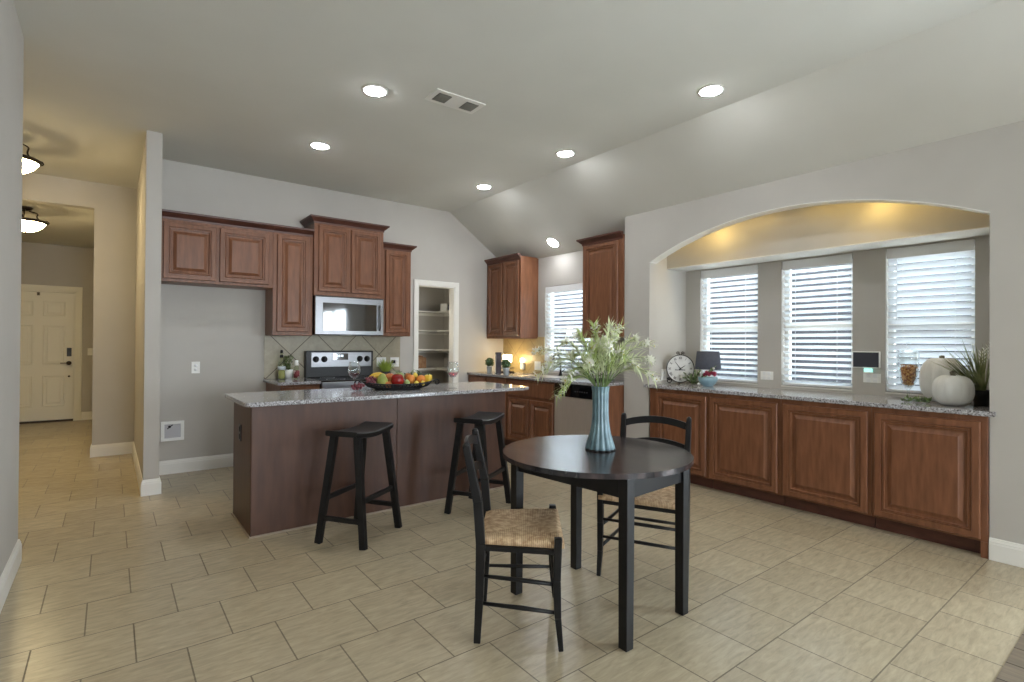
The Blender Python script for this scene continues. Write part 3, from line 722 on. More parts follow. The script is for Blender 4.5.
can(1.511, 4.872, 'recessed ceiling light nearest the wall cabinets over the left of the island')
can(3.368, 2.076, 'recessed ceiling light nearest the camera beside the ceiling fold, toward the arch')
can(3.405, 3.613, 'recessed ceiling light in the middle of the row along the ceiling fold')
can(3.397, 4.961, 'recessed ceiling light at the far end of the row along the ceiling fold')
can(4.44, 4.93, 'recessed light in the sloped ceiling above the sink window', True)
# air vent
t = thing('air_vent', 'white ceiling air vent with two dark grilles', 'vent', (2.028, 3.345, ZC), rot=-0.02)
part('vent_frame', MB().box(-0.205, 0.205, -0.10, 0.10, -0.008, 0.0, 0.003), M['trim'], t, local=True)
for s in (-1, 1):
    g = MB()
    for k in range(7): g.box(s * 0.115 - 0.05, s * 0.115 + 0.05, -0.055 + k * 0.0165, -0.045 + k * 0.0165, -0.013, -0.008, mtx=None)
    part('grille_backing', MB().box(s * 0.115 - 0.052, s * 0.115 + 0.052, -0.062, 0.062, -0.0095, -0.0078), M['black_plastic'], t, local=True)
    part('grille', g, mat('vent_slats', srgb(120, 118, 110), 0.5), t, local=True)

M['bowl_glass'] = emis('alabaster_glow', (1.0, 0.78, 0.42, 1), 48)
def hall_lamp(x, y, zc, drop, label):
    t = thing('ceiling_lamp', label, 'ceiling lamp', (x, y, zc - drop), group='bronze bowl ceiling lamps')
    H = drop
    part('canopy', MB().lathe([(0, H), (0.065, H), (0.068, H - 0.012), (0.05, H - 0.03), (0.02, H - 0.04), (0, H - 0.042)], (0, 0, 0), 24), M['bronze'], t, local=True)
    part('bowl', MB().lathe([(0, 0.004), (0.05, 0.008), (0.10, 0.026), (0.145, 0.060), (0.178, 0.105), (0.182, 0.115), (0.172, 0.115), (0.14, 0.070), (0.09, 0.034), (0, 0.016)], (0, 0, 0), 36), M['bowl_glass'], t, local=True)
    part('rim', MB().lathe([(0.176, 0.105), (0.196, 0.112), (0.20, 0.125), (0.192, 0.138), (0.178, 0.13), (0.174, 0.115)], (0, 0, 0), 36), M['bronze'], t, local=True)
    part('pan', MB().lathe([(0, 0.116), (0.172, 0.116), (0.172, 0.120), (0, 0.124)], (0, 0, 0), 36), M['bronze'], t, local=True)  # hidden disc added so the bowl throws no light upward
    part('finial', MB().lathe([(0, -0.020), (0.008, -0.016), (0.012, -0.008), (0.006, 0.0), (0.014, 0.006), (0, 0.010)], (0, 0, 0), 12), M['bronze'], t, local=True)
    for k in range(3):
        a = 0.5 + k * 2 * PI / 3
        c, s = math.cos(a), math.sin(a)
        pts = []
        for i in range(17):
            f = i / 16
            r = 0.03 + 0.165 * f + 0.035 * math.sin(2 * PI * f); z = (H - 0.04) * (1 - f) + 0.125 * f + 0.03 * math.sin(PI * f)
            pts.append((r * c, r * s, z))
        sc_ = [((0.205 + 0.022 * math.sin(q * 0.8)) * c, (0.205 + 0.022 * math.sin(q * 0.8)) * s, 0.130 + 0.020 * (1 - math.cos(q * 0.8)) * 0.9) for q in range(0, 6)]
        part('arm', MB().tube(pts, 0.007, 8).tube(sc_, 0.006, 8), M['bronze'], t, local=True)
hall_lamp(-0.70, 6.33, ZC, 0.33, 'bronze bowl ceiling lamp in the hall, nearer and higher of the pair')
hall_lamp(-0.80, 8.35, 2.885, 0.29, 'bronze bowl ceiling lamp in the foyer before the front door')
# puck lights hidden above the arch
for k, yy in enumerate((2.72, 1.42)):
    zz = zslope(4.53) - 0.012
    solo('puck_light', MB().lathe([(0, -0.012), (0.03, -0.012), (0.034, -0.004), (0.034, 0.012), (0, 0.012)], (4.53, yy, zz), 20), M['trim'], ['small puck light above the left of the arch', 'small puck light above the right of the arch'][k], 'puck light')
    l = bpy.data.lights.new('puck_bulb', 'SPOT'); l.energy = 3.6; l.color = (1.0, 0.70, 0.22); l.spot_size = math.radians(150); l.spot_blend = 1.0; l.shadow_soft_size = 0.04
    o = bpy.data.objects.new('puck_bulb', l); COL.objects.link(o); o.location = (4.475, yy, zz - 0.04)
for yy in (2.72, 1.42):  # warm area lights added to even out the glow on the soffit
    o = area_light('soffit_fill', (4.49, yy, zslope(4.49) - 0.06), (0, 0, -1), 0.05, 1.15, 1.1, (1.0, 0.70, 0.22)); o.rotation_euler = (0, 0, 0)
# ================================================================== TABLE, CHAIRS, STOOLS
def rotz(v, a): return (v[0] * math.cos(a) - v[1] * math.sin(a), v[0] * math.sin(a) + v[1] * math.cos(a))
TBL = (2.004, 1.886)
t = thing('dining_table', 'round black dining table with a worn drop-leaf top and four square legs', 'table', (TBL[0], TBL[1], 0), rot=0.0)
def half_disc(r, x0, x1):
    pts = []
    a0 = math.acos(max(-1, min(1, x1 / r))); a1 = math.acos(max(-1, min(1, x0 / r)))
    for i in range(41): a = a0 + (a1 - a0) * i / 40; pts.append((r * math.cos(a), r * math.sin(a)))
    for i in range(41): a = -a1 + (a1 - a0) * i / 40; pts.append((r * math.cos(a), r * math.sin(a)))
    out = []
    for p in pts:
        if not out or (Vector(p) - Vector(out[-1])).length > 1e-4: out.append(p)
    if (Vector(out[0]) - Vector(out[-1])).length < 1e-4: out.pop()
    return out
ta = Matrix.Rotation(math.radians(-2), 4, 'Z')
part('tabletop', MB().prism(half_disc(0.482, -0.2246, 0.2246), 0.736, 0.76, 0.0, mtx=ta), M['table_top'], t, local=True)
part('drop_leaf', MB().prism(half_disc(0.482, 0.225, 0.482), 0.736, 0.76, 0.0, mtx=ta), M['table_top'], t, local=True)
part('drop_leaf', MB().prism(half_disc(0.482, -0.482, -0.225), 0.736, 0.76, 0.0, mtx=ta), M['table_top'], t, local=True)
LEGS = [(p[0] - TBL[0], p[1] - TBL[1]) for p in ((1.712, 2.172), (2.182, 2.205), (1.778, 1.490), (2.232, 1.523))]
for x, y in LEGS:
    part('leg', MB().bar((x, y, 0), (x, y, 0.736), 0.046, 0.046, 0.050, 0.050, bev=0.003), M['black'], t, local=True)
for i, j in ((0, 1), (0, 2), (1, 3), (2, 3)):
    (xa, ya), (xb, yb) = LEGS[i], LEGS[j]
    part('apron', MB().bar((xa, ya, 0.69), (xb, yb, 0.69), 0.022, 0.09, side=(0, 0, 1) if False else ((1, 0, 0) if abs(yb - ya) > abs(xb - xa) else (0, 1, 0)), bev=0.002), M['black'], t, local=True)

def make_chair(label, loc, rot):
    """front of the chair looks along local +X"""
    t = thing('dining_chair', label, 'chair', loc, rot, 'black rush-seat dining chairs')
    bw, fw, dp = 0.194, 0.234, 0.335          # half widths at back and front, depth
    xb, xf = -dp / 2 - 0.022, dp / 2
    SZ = 0.018                               # seat lift
    post = lambda s: [(xb - 0.014, s * (bw - 0.008), 0), (xb - 0.004, s * bw, 0.20), (xb, s * bw, 0.44), (xb - 0.014, s * bw, 0.62), (xb - 0.066, s * (bw + 0.004), 0.865)]
    for s in (-1, 1):
        p = post(s); mb = MB()
        for a, b, wa, wb in zip(p, p[1:], (0.030, 0.036, 0.042, 0.040), (0.036, 0.042, 0.040, 0.032)):
            mb.bar(a, b, wa, wa * 0.9, wb, wb * 0.9, side=(1, 0, 0), bev=0.004)
        mb.ball(p[-1], 0.0165, 1, 0.9, 0.9)
        part('back_post', mb, M['black'], t, local=True)
        q = [(xf - 0.006, s * (fw + 0.004), 0), (xf - 0.020, s * fw, 0.14), (xf - 0.026, s * fw, 0.30), (xf - 0.020, s * fw, 0.462 + SZ)]
        mb = MB()
        for a, b, wa, wb in zip(q, q[1:], (0.022, 0.029, 0.034), (0.029, 0.034, 0.034)):
            mb.bar(a, b, wa, wa, wb, wb, side=(1, 0, 0), bev=0.005)
        part('front_leg', mb, M['black'], t, local=True)
    # woven seat: four triangular fields dished to the middle
    mb = MB(); bm = mb.bm; N = 14
    top = {}
    for i in range(N + 1):
        for j in range(N + 1):
            u, v = i / N * 2 - 1, j / N * 2 - 1
            x = (xb - 0.004) + (xf + 0.006 - xb + 0.004) * (u + 1) / 2; hw = bw + (fw - bw) * (i / N) + 0.006
            m = max(abs(u), abs(v)); z = SZ + 0.438 + 0.014 * m - 0.012 * max(0, m - 0.86) / 0.14
            z += 0.0025 * abs(abs(u) - abs(v)) ** 0.5
            top[i, j] = bm.verts.new((x, v * hw, z))
    bot = {}
    for i in range(N + 1):
        for j in range(N + 1):
            c = top[i, j].co; bot[i, j] = bm.verts.new((c.x, c.y, SZ + (0.412 if 0 < i < N and 0 < j < N else 0.418)))
    for i in range(N):
        for j in range(N):
            bm.faces.new((top[i, j], top[i + 1, j], top[i + 1, j + 1], top[i, j + 1])).smooth = True
            bm.faces.new((bot[i, j], bot[i, j + 1], bot[i + 1, j + 1], bot[i + 1, j])).smooth = True
    rim = [(i, 0) for i in range(N)] + [(N, j) for j in range(N)] + [(i, N) for i in range(N, 0, -1)] + [(0, j) for j in range(N, 0, -1)]
    for a, b in zip(rim, rim[1:] + rim[:1]): bm.faces.new((top[a], bot[a], bot[b], top[b])).smooth = True
    bmesh.ops.recalc_face_normals(bm, faces=bm.faces)
    # rush strands: fine ridges parallel to the nearest side
    part('seat', mb, M['rush_seat'], t, local=True)
    fr = MB()
    fr.bar((xb, -bw, 0.402 + SZ), (xb, bw, 0.402 + SZ), 0.026, 0.022, side=(1, 0, 0), bev=0.003).bar((xf - 0.022, -fw, 0.402 + SZ), (xf - 0.022, fw, 0.402 + SZ), 0.026, 0.022, side=(1, 0, 0), bev=0.003)
    for s in (-1, 1): fr.bar((xb, s * bw, 0.402 + SZ), (xf - 0.02, s * fw, 0.402 + SZ), 0.024, 0.022, side=(0, 1, 0), bev=0.003)
    part('seat_frame', fr, M['black'], t, local=True)
    for s in (-1, 1):
        for z in (0.165, 0.285):
            part('rung', MB().tube([(xb - 0.012, s * bw, z + 0.012), (0, s * (bw + fw) / 2, z + 0.002), (xf - 0.022, s * fw, z - 0.006)], [0.008, 0.0105, 0.008], 8), M['black'], t, local=True)
    for z in (0.22, 0.32):
        part('rung', MB().tube([(xf - 0.024, -fw, z), (xf - 0.024, 0, z), (xf - 0.024, fw, z)], [0.008, 0.0105, 0.008], 8), M['black'], t, local=True)
    part('rung', MB().tube([(xb - 0.01, -bw, 0.24), (xb - 0.01, 0, 0.24), (xb - 0.01, bw, 0.24)], [0.008, 0.0105, 0.008], 8), M['black'], t, local=True)
    # two arched ladder rails
    for zc, hh, xo in ((0.818, 0.042, -0.052), (0.688, 0.040, -0.026)):
        mb = MB(); bm = mb.bm; rows = []
        for i in range(17):
            f = i / 16 * 2 - 1; y = f * (bw + 0.002); dx = -0.030 * (1 - f * f); dz = 0.030 * (1 - f * f)
            hh2 = hh * (1.0 - 0.0 * f * f)
            rows.append([bm.verts.new((xb + xo + dx + ox, y, zc + dz + oz + 0.0)) for ox, oz in ((-0.007, -hh2 / 2), (0.007, -hh2 / 2), (0.004, hh2 / 2), (-0.010, hh2 / 2))])
        for A, B in zip(rows, rows[1:]):
            for k in range(4): bm.faces.new((A[k], A[(k + 1) % 4], B[(k + 1) % 4], B[k]))
        bm.faces.new(rows[0]); bm.faces.new(rows[-1])
        bmesh.ops.recalc_face_normals(bm, faces=bm.faces)
        part('ladder_rail', mb, M['black'], t, local=True)
    return t
def rush_mat():
    m, nt, b = nodes('rush_weave'); N = nt.nodes.new; Lk = nt.links.new
    tc = N('ShaderNodeTexCoord'); sp = N('ShaderNodeSeparateXYZ'); Lk(tc.outputs['Object'], sp.inputs[0])
    def math_(op, a, bb=None, val=None):
        n = N('ShaderNodeMath'); n.operation = op; Lk(a, n.inputs[0])
        if bb is not None: Lk(bb, n.inputs[1])
        elif val is not None: n.inputs[1].default_value = val
        return n.outputs[0]
    ax = math_('ABSOLUTE', sp.outputs[0]); ay = math_('ABSOLUTE', sp.outputs[1])
    front = math_('GREATER_THAN', ax, ay)                      # strands run across in the front and back fields
    def wave(o):
        n = math_('MULTIPLY', o, val=2 * PI / 0.0085); return math_('SINE', n)
    wx, wy = wave(sp.outputs[0]), wave(sp.outputs[1])
    mx = N('ShaderNodeMix'); mx.data_type = 'FLOAT'; Lk(front, mx.inputs['Factor']); Lk(wx, mx.inputs['A']); Lk(wy, mx.inputs['B'])
    cond = mx.outputs['Result']
    nz = N('ShaderNodeTexNoise'); nz.inputs['Scale'].default_value = 38; nz.inputs['Detail'].default_value = 4; Lk(tc.outputs['Object'], nz.inputs['Vector'])
    add = N('ShaderNodeMath'); add.operation = 'MULTIPLY_ADD'; Lk(cond, add.inputs[0]); add.inputs[1].default_value = 0.09; Lk(nz.outputs['Fac'], add.inputs[2])
    cr = N('ShaderNodeValToRGB'); e = cr.color_ramp.elements
    e[0].position = 0.30; e[0].color = srgb(158, 124, 90); e[1].position = 0.70; e[1].color = srgb(216, 188, 150)
    Lk(add.outputs[0], cr.inputs['Fac']); Lk(cr.outputs[0], b.inputs['Base Color']); b.inputs['Roughness'].default_value = 0.75
    bp = N('ShaderNodeBump'); bp.inputs['Strength'].default_value = 0.6; bp.inputs['Distance'].default_value = 0.003
    Lk(cond, bp.inputs['Height']); Lk(bp.outputs[0], b.inputs['Normal'])
    return m
M['rush_seat'] = rush_mat()
make_chair('black ladder-back chair with rush seat on the camera side of the round table', (1.566, 1.932, 0), math.radians(-39))
make_chair('black ladder-back chair with rush seat between the round table and the buffet', (2.462, 1.912, 0), math.radians(206.8))

def make_stool(label, loc, rot):
    t = thing('bar_stool', label, 'stool', loc, rot, 'black saddle bar stools')
    L, W, H = 0.435, 0.244, 0.742
    mb = MB(); bm = mb.bm; rows = []
    for i in range(13):
        x = -L / 2 + L * i / 12; f = abs(x) / (L / 2)
        zt = H - 0.022 + 0.022 * f * f; zb = zt - 0.036 - 0.004 * (1 - f)
        rows.append([bm.verts.new((x, y, z)) for y, z in ((-W / 2, zb + 0.004), (-W / 2, zt - 0.006), (-W / 2 + 0.008, zt), (W / 2 - 0.008, zt), (W / 2, zt - 0.006), (W / 2, zb + 0.004), (W / 2 - 0.01, zb), (-W / 2 + 0.01, zb))])
    for A, B in zip(rows, rows[1:]):
        for k in range(8): bm.faces.new((A[k], A[(k + 1) % 8], B[(k + 1) % 8], B[k]))
    bm.faces.new(rows[0]); bm.faces.new(rows[-1]); bmesh.ops.recalc_face_normals(bm, faces=bm.faces)
    part('seat', mb, M['black'], t, local=True)
    foot = lambda sx, sy: Vector((sx * 0.214, sy * 0.172, 0)); top = lambda sx, sy: Vector((sx * 0.166, sy * 0.090, 0.70))
    for sx in (-1, 1):
        for sy in (-1, 1):
            part('leg', MB().bar(foot(sx, sy), top(sx, sy), 0.034, 0.044, 0.036, 0.046, side=(1, 0, 0), bev=0.003), M['black'], t, local=True)
    at = lambda sx, sy, z: foot(sx, sy).lerp(top(sx, sy), z / 0.70)
    for sy in (-1, 1):
        part('stretcher', MB().bar(at(-1, sy, 0.29), at(1, sy, 0.29), 0.030, 0.022, side=(0, 0, 1), bev=0.003), M['black'], t, local=True)
    for sx in (-1, 1):
        part('stretcher', MB().bar(at(sx, -1, 0.165), at(sx, 1, 0.165), 0.030, 0.022, side=(0, 0, 1), bev=0.003), M['black'], t, local=True)
    return t
st = make_stool('black saddle-seat bar stool at the left half of the island front', (1.367, 3.467, 0), math.radians(34.1))
copy_tree(st, loc=(2.351, 3.470, 0), rot=math.radians(31.2), label='black saddle-seat bar stool at the right end of the island, behind a chair back')

# ================================================================== VASE AND FLOWER SPRAYS
VX, VY, VZ = 2.052, 1.898, 0.76
flut = lambda a, r, z: r * (1 + 0.13 * abs(math.cos(a * 7)) - 0.075)
t = thing('vase', 'tall fluted teal vase with a flared worn base on the round table', 'vase', (VX, VY, VZ))
prof = [(0, 0.0), (0.066, 0.0), (0.075, 0.006), (0.072, 0.02), (0.063, 0.05), (0.052, 0.09), (0.044, 0.14), (0.0405, 0.19), (0.040, 0.25), (0.041, 0.30), (0.045, 0.328), (0.047, 0.333), (0.042, 0.333), (0.037, 0.31), (0.036, 0.20), (0.04, 0.10), (0, 0.09)]
part('vase_body', MB().lathe(prof, (0, 0, 0), 84, mod=flut), M['teal'], t, local=True)
mb = MB()
part('chipped_foot', MB().lathe([(0.073, 0.0), (0.0765, 0.003), (0.0760, 0.007), (0.0735, 0.010)], (0, 0, 0), 84, mod=flut), M['black'], t, local=True)

M['stem'] = mat('flower_stem', srgb(96, 118, 62), 0.55)
M['leaf_a'] = translucent('spray_leaf', srgb(194, 208, 142), 0.5, 0.4)
M['leaf_b'] = translucent('pale_spray_leaf', srgb(220, 226, 190), 0.5, 0.4)
M['petal'] = translucent('white_petal', srgb(246, 245, 238), 0.55, 0.35)
M['pollen'] = mat('flower_heart', srgb(206, 190, 110), 0.7)
RGT = Vector((math.cos(AZ), -math.sin(AZ), 0)); FWD = Vector((math.sin(AZ), math.cos(AZ), 0))
def blossom(mb, core, c, d, R, rnd):
    d = d.normalized(); s = d.orthogonal().normalized(); q = d.cross(s)
    for k in range(6):
        a = 2 * PI * k / 6 + rnd.uniform(-0.2, 0.2)
        dr = (s * math.cos(a) + q * math.sin(a)) * 0.85 + d * 0.5
        mb.leaf(c, dr, R * rnd.uniform(0.85, 1.15), R * 0.55, nrm=d, curl=0.35, seg=3)
    core.ball(c + d * R * 0.25, R * 0.16, u=6, v=4)
def spray(tx, dep, tz, droop, nblos, seed, pale):
    """stem from the vase mouth to a tip tx metres to the picture's right, dep metres deeper, tz above the mouth"""
    rnd = random.Random(seed)
    t = thing('flower_spray', 'pale green leafy spray with small white blossoms standing in the teal vase', 'flower', (VX, VY, VZ + 0.10), group='flower sprays in the teal vase')
    r0 = rnd.uniform(0, 0.024); a0 = rnd.uniform(0, 2 * PI)
    base = Vector((r0 * math.cos(a0), r0 * math.sin(a0), 0.0))
    hdir = RGT * tx + FWD * dep; hl = max(hdir.length, 1e-4); hu = hdir / hl
    mouth = Vector((0, 0, 0.233)) + hu * min(0.03, hl * 0.25)
    tip = Vector((0, 0, 0.233 + tz)) + hdir
    pts = []
    n = 12
    for i in range(n + 1):
        f = i / n
        ctrl = mouth + Vector((0, 0, (tz + droop) * 0.75 + 0.04)) + hdir * 0.42
        p = mouth * (1 - f) ** 2 + ctrl * (2 * f * (1 - f)) + tip * f * f
        pts.append(p)
    pts = [base] + pts
    st = MB().tube(pts, [0.0028] * 3 + [0.0024] * (n - 5) + [0.0016] * 4, 6)
    lf = MB()
    nl = 62
    for k in range(nl):
        f = 0.16 + 0.84 * k / nl; i = min(int(f * n), n - 1); p = pts[1 + i].lerp(pts[2 + i], f * n - i) if 2 + i < len(pts) else pts[-1]
        tg = (pts[min(2 + i, len(pts) - 1)] - pts[1 + i]).normalized()
        sd = tg.orthogonal().normalized(); qd = tg.cross(sd); a = k * 2.4 + rnd.uniform(-0.4, 0.4)
        dr = tg * rnd.uniform(0.7, 1.2) + (sd * math.cos(a) + qd * math.sin(a)) * rnd.uniform(0.45, 0.8)
        lf.leaf(p, dr, rnd.uniform(0.04, 0.085), rnd.uniform(0.006, 0.011), nrm=Vector((0, 0, 1)) + qd * 0.3, curl=rnd.uniform(0.05, 0.35), seg=3)
    part('stem', st, M['stem'], t, local=True)
    part('leaves', lf, M['leaf_b'] if pale else M['leaf_a'], t, local=True)
    pe = MB(); co = MB()
    nblos += 2
    for k in range(nblos):
        f = 1.0 - 0.06 * k
        i = min(int(f * n), n - 1); p = pts[1 + i].lerp(pts[2 + i], f * n - i) if 2 + i < len(pts) else pts[-1]
        off = Vector((rnd.uniform(-1, 1), rnd.uniform(-1, 1), rnd.uniform(-0.6, 1))) * 0.014
        tg = (pts[-1] - pts[-3]).normalized()
        d = tg + Vector((rnd.uniform(-1, 1), rnd.uniform(-1, 1), rnd.uniform(-0.3, 0.8))) * 0.8
        blossom(pe, co, p + off, d, rnd.uniform(0.022, 0.031), rnd)
    if nblos:
        part('blossoms', pe, M['petal'], t, local=True)
        part('blossom_hearts', co, M['pollen'], t, local=True)
SPR = [(-0.03, 0.02, 0.32, 0, 4, 1, 0), (0.04, -0.05, 0.31, 0, 3, 2, 1), (0.11, 0.03, 0.31, 0.01, 4, 3, 0), (0.19, 0.05, 0.25, 0.02, 2, 4, 1), (0.26, -0.02, 0.22, 0.05, 2, 5, 1),
       (0.285, 0.08, 0.13, 0.10, 1, 6, 1), (0.27, -0.06, 0.05, 0.12, 1, 7, 1), (-0.11, 0.05, 0.27, 0.02, 3, 8, 0), (-0.20, 0.0, 0.23, 0.04, 2, 9, 1), (-0.335, 0.05, 0.185, 0.05, 5, 10, 1),
       (-0.28, -0.06, 0.12, 0.10, 2, 11, 1), (-0.33, 0.02, 0.06, 0.14, 3, 12, 1), (-0.235, -0.03, -0.055, 0.18, 5, 13, 0), (0.02, -0.13, 0.20, 0.05, 4, 14, 1), (0.10, -0.10, 0.17, 0.06, 4, 15, 0),
       (-0.09, -0.12, 0.12, 0.08, 4, 16, 1), (0.15, 0.10, 0.14, 0.08, 2, 17, 0), (-0.13, 0.12, 0.16, 0.08, 1, 18, 0), (0.06, 0.14, 0.24, 0.04, 2, 19, 0), (0.18, -0.08, 0.10, 0.10, 2, 20, 1), (-0.17, -0.02, 0.06, 0.10, 3, 21, 0), (0.0, 0.0, 0.22, 0.02, 3, 22, 1),
       (0.07, -0.02, 0.26, 0.02, 3, 23, 1), (-0.06, -0.06, 0.20, 0.03, 3, 24, 0)]
for s in SPR: spray(*s)

# ================================================================== ON THE ISLAND
IZ = 0.914
def wine_glass(x, y, label):
    t = thing('wine_glass', label, 'wine glass', (x, y, IZ), group='stemmed wine glasses on the island')
    pr = [(0, 0), (0.040, 0.0), (0.038, 0.002), (0.012, 0.006), (0.0045, 0.012), (0.004, 0.085), (0.007, 0.093), (0.025, 0.103), (0.044, 0.125), (0.051, 0.152), (0.050, 0.180), (0.044, 0.215), (0.0385, 0.238),
          (0.0375, 0.238), (0.043, 0.214), (0.0488, 0.180), (0.0498, 0.153), (0.043, 0.127), (0.024, 0.106), (0, 0.100)]
    part('glass', MB().lathe(pr, (0, 0, 0), 36), M['glass'], t, local=True)
    part('wine', MB().lathe([(0, 0.1005), (0.0235, 0.1065), (0.0425, 0.1273), (0.047, 0.14), (0, 0.14)], (0, 0, 0), 36), M['wine'], t, local=True, label='pale red wine in the bowl')
M['wine'] = thin_glass('rose_wine', (0.85, 0.50, 0.54, 1), 0.1)
wine_glass(1.665, 4.385, 'stemmed wine glass left of the fruit tray')
wine_glass(2.43, 4.02, 'stemmed wine glass right of the fruit tray')

TC = Vector((1.985, 4.202, IZ)); TA = -0.37
def tr(u, v, z): x, y = rotz((u, v), TA); return Vector((TC.x + x, TC.y + y, IZ + z))
def tray():
    t = thing('fruit_tray', 'oval dark wire fruit tray with curled ends on the island', 'tray', TC, TA)
    a, b = 0.30, 0.15
    zr = lambda c: 0.050 + 0.022 * abs(c) ** 3
    rim = [(a * math.cos(2 * PI * k / 48), b * math.sin(2 * PI * k / 48), zr(math.cos(2 * PI * k / 48))) for k in range(49)]
    part('rim', MB().tube(rim, 0.0065, 8, caps=False), M['iron'], t, local=True)
    part('base_ring', MB().tube([(0.19 * math.cos(2 * PI * k / 40), 0.095 * math.sin(2 * PI * k / 40), 0.008) for k in range(41)], 0.007, 8, caps=False), M['iron'], t, local=True)
    # woven wire bowl
    w = MB()
    for k in range(56):
        c, s = math.cos(2 * PI * k / 56), math.sin(2 * PI * k / 56)
        w.tube([(0.10 * c, 0.05 * s, 0.010), (0.19 * c, 0.095 * s, 0.010), (0.255 * c, 0.128 * s, 0.028), (a * c, b * s, zr(c))], 0.0038, 5)
    for f, z in ((0.78, 0.020), (0.9, 0.036)):
        w.tube([(a * f * math.cos(2 * PI * k / 40), b * f * math.sin(2 * PI * k / 40), z + 0.012 * abs(math.cos(2 * PI * k / 40)) ** 3) for k in range(41)], 0.0035, 6, caps=False)
    w.lathe([(0, 0.004), (0.19, 0.004), (0.19, 0.009), (0, 0.009)], (0, 0, 0), 40, axis=Matrix.Diagonal((1, 0.5, 1, 1)))
    part('wire_bowl', w, M['iron'], t, local=True)
    for s in (-1, 1):
        pts = []
        for i in range(19):
            f = i / 18; ang = PI * 0.9 - f * 2.2 * PI; r = 0.026 * (1 - 0.55 * f)
            pts.append((s * (0.338 + r * math.cos(ang)), 0, 0.052 + r * math.sin(ang) + 0.006))
        part('curled_handle', MB().tube([(s * 0.292, 0, 0.070)] + pts, 0.0065, 8), M['iron'], t, local=True)
    return t
tray()
def skin(name, c1, c2, rough=0.4, scale=9): return mat(name, srgb(*c1), rough, col2=srgb(*c2), scale=scale, spec=0.5)
F = {'red': skin('red_skin', (120, 18, 16), (166, 34, 24), 0.25), 'orange': skin('orange_peel', (200, 116, 40), (220, 144, 64), 0.45), 'peach': skin('peach_skin', (188, 92, 54), (214, 158, 92), 0.6),
     'pear': skin('pear_skin', (112, 126, 56), (170, 168, 88), 0.45), 'yellow': skin('yellow_skin', (224, 184, 54), (238, 206, 84), 0.35), 'lemon': skin('lemon_peel', (226, 196, 70), (238, 214, 110), 0.5),
     'grape': skin('grape_skin', (78, 30, 42), (128, 66, 74), 0.3, 30), 'dark': skin('avocado_skin', (44, 56, 46), (70, 84, 66), 0.6, 20), 'lime': skin('lime_peel', (140, 158, 90), (172, 184, 126), 0.5), 'stalk': mat('fruit_stalk', srgb(84, 66, 42), 0.8),
     'banana': skin('banana_peel', (220, 186, 66), (200, 158, 60), 0.5)}
def fruit(name, label, cat, u, v, z, r, m, prof=None, stalk=True, tilt=0.0, group=None):
    r *= 1.14; p = tr(u, v, z); t = thing(name, label, cat, p, 0, group)
    ax = Matrix.Rotation(tilt, 4, RGT.copy())
    pr = prof or [(0, 0.10), (0.22, 0.02), (0.55, 0.03), (0.85, 0.32), (1.0, 0.80), (0.95, 1.25), (0.75, 1.62), (0.45, 1.80), (0.18, 1.76), (0, 1.66)]
    part('fruit_body', MB().lathe([(a * r, b * r) for a, b in pr], (0, 0, 0), 24, axis=ax), F[m], t, local=True)
    if stalk:
        zt = pr[-1][1] * r
        part('stalk', MB().tube([(0, 0, zt - 0.004), (0.002, 0, zt + 0.008), (0.006, 0.002, zt + 0.018)], 0.0022, 6).xf(ax), F['stalk'], t, local=True)
ROUND = [(0, 0), (0.35, 0.06), (0.71, 0.29), (0.93, 0.65), (1, 1.0), (0.93, 1.36), (0.71, 1.71), (0.35, 1.94), (0, 2)]
LEMON = [(0, 0), (0.14, 0.05), (0.45, 0.25), (0.80, 0.62), (0.92, 1.05), (0.80, 1.50), (0.45, 1.88), (0.16, 2.08), (0, 2.16)]
PEAR = [(0, 0.06), (0.3, 0.0), (0.75, 0.2), (1.0, 0.72), (0.96, 1.15), (0.76, 1.55), (0.54, 1.88), (0.42, 2.08), (0.28, 2.2), (0, 2.24)]
fruit('apple', 'shiny red apple at the front middle of the fruit tray', 'fruit', -0.01, -0.085, 0.035, 0.049, 'red')
fruit('pear', 'mottled green pear left of the red apple', 'fruit', -0.135, -0.055, 0.032, 0.043, 'pear', PEAR)
fruit('orange', 'orange nearest the red apple on its right', 'fruit', 0.105, -0.02, 0.045, 0.036, 'orange', ROUND, False)
fruit('orange', 'orange beside the yellow pepper', 'fruit', 0.195, -0.035, 0.042, 0.036, 'orange', ROUND, False)
fruit('peach', 'blushed peach behind the left side of the red apple', 'fruit', -0.065, 0.01, 0.062, 0.036, 'peach')
fruit('peach', 'blushed peach between the pear and the red apple', 'fruit', -0.085, -0.078, 0.018, 0.027, 'peach')
fruit('lemon', 'small yellow lemon above the two oranges', 'fruit', 0.15, 0.015, 0.085, 0.024, 'lemon', LEMON, False)
fruit('lemon', 'small yellow lemon below the two oranges at the tray front', 'fruit', 0.150, -0.088, 0.030, 0.021, 'lemon', LEMON, False)
fruit('lemon', 'small yellow lemon at the right edge of the tray front', 'fruit', 0.205, -0.085, 0.033, 0.019, 'lemon', LEMON, False)
fruit('lime', 'pale green lime just right of the red apple', 'fruit', 0.068, -0.092, 0.028, 0.026, 'lime', LEMON, False)
fruit('avocado', 'dark green avocado behind the right orange', 'fruit', 0.20, 0.05, 0.06, 0.036, 'dark', PEAR, True, 0.5)
fruit('apple', 'yellow-green apple at the back of the tray behind the red apple', 'fruit', 0.015, 0.045, 0.066, 0.036, 'lime')
fruit('peach', 'small blushed peach at the back of the tray behind the left orange', 'fruit', 0.09, 0.06, 0.072, 0.030, 'peach')
fruit('apple', 'dark red plum-like apple behind the pear', 'fruit', -0.10, 0.055, 0.060, 0.034, 'grape')
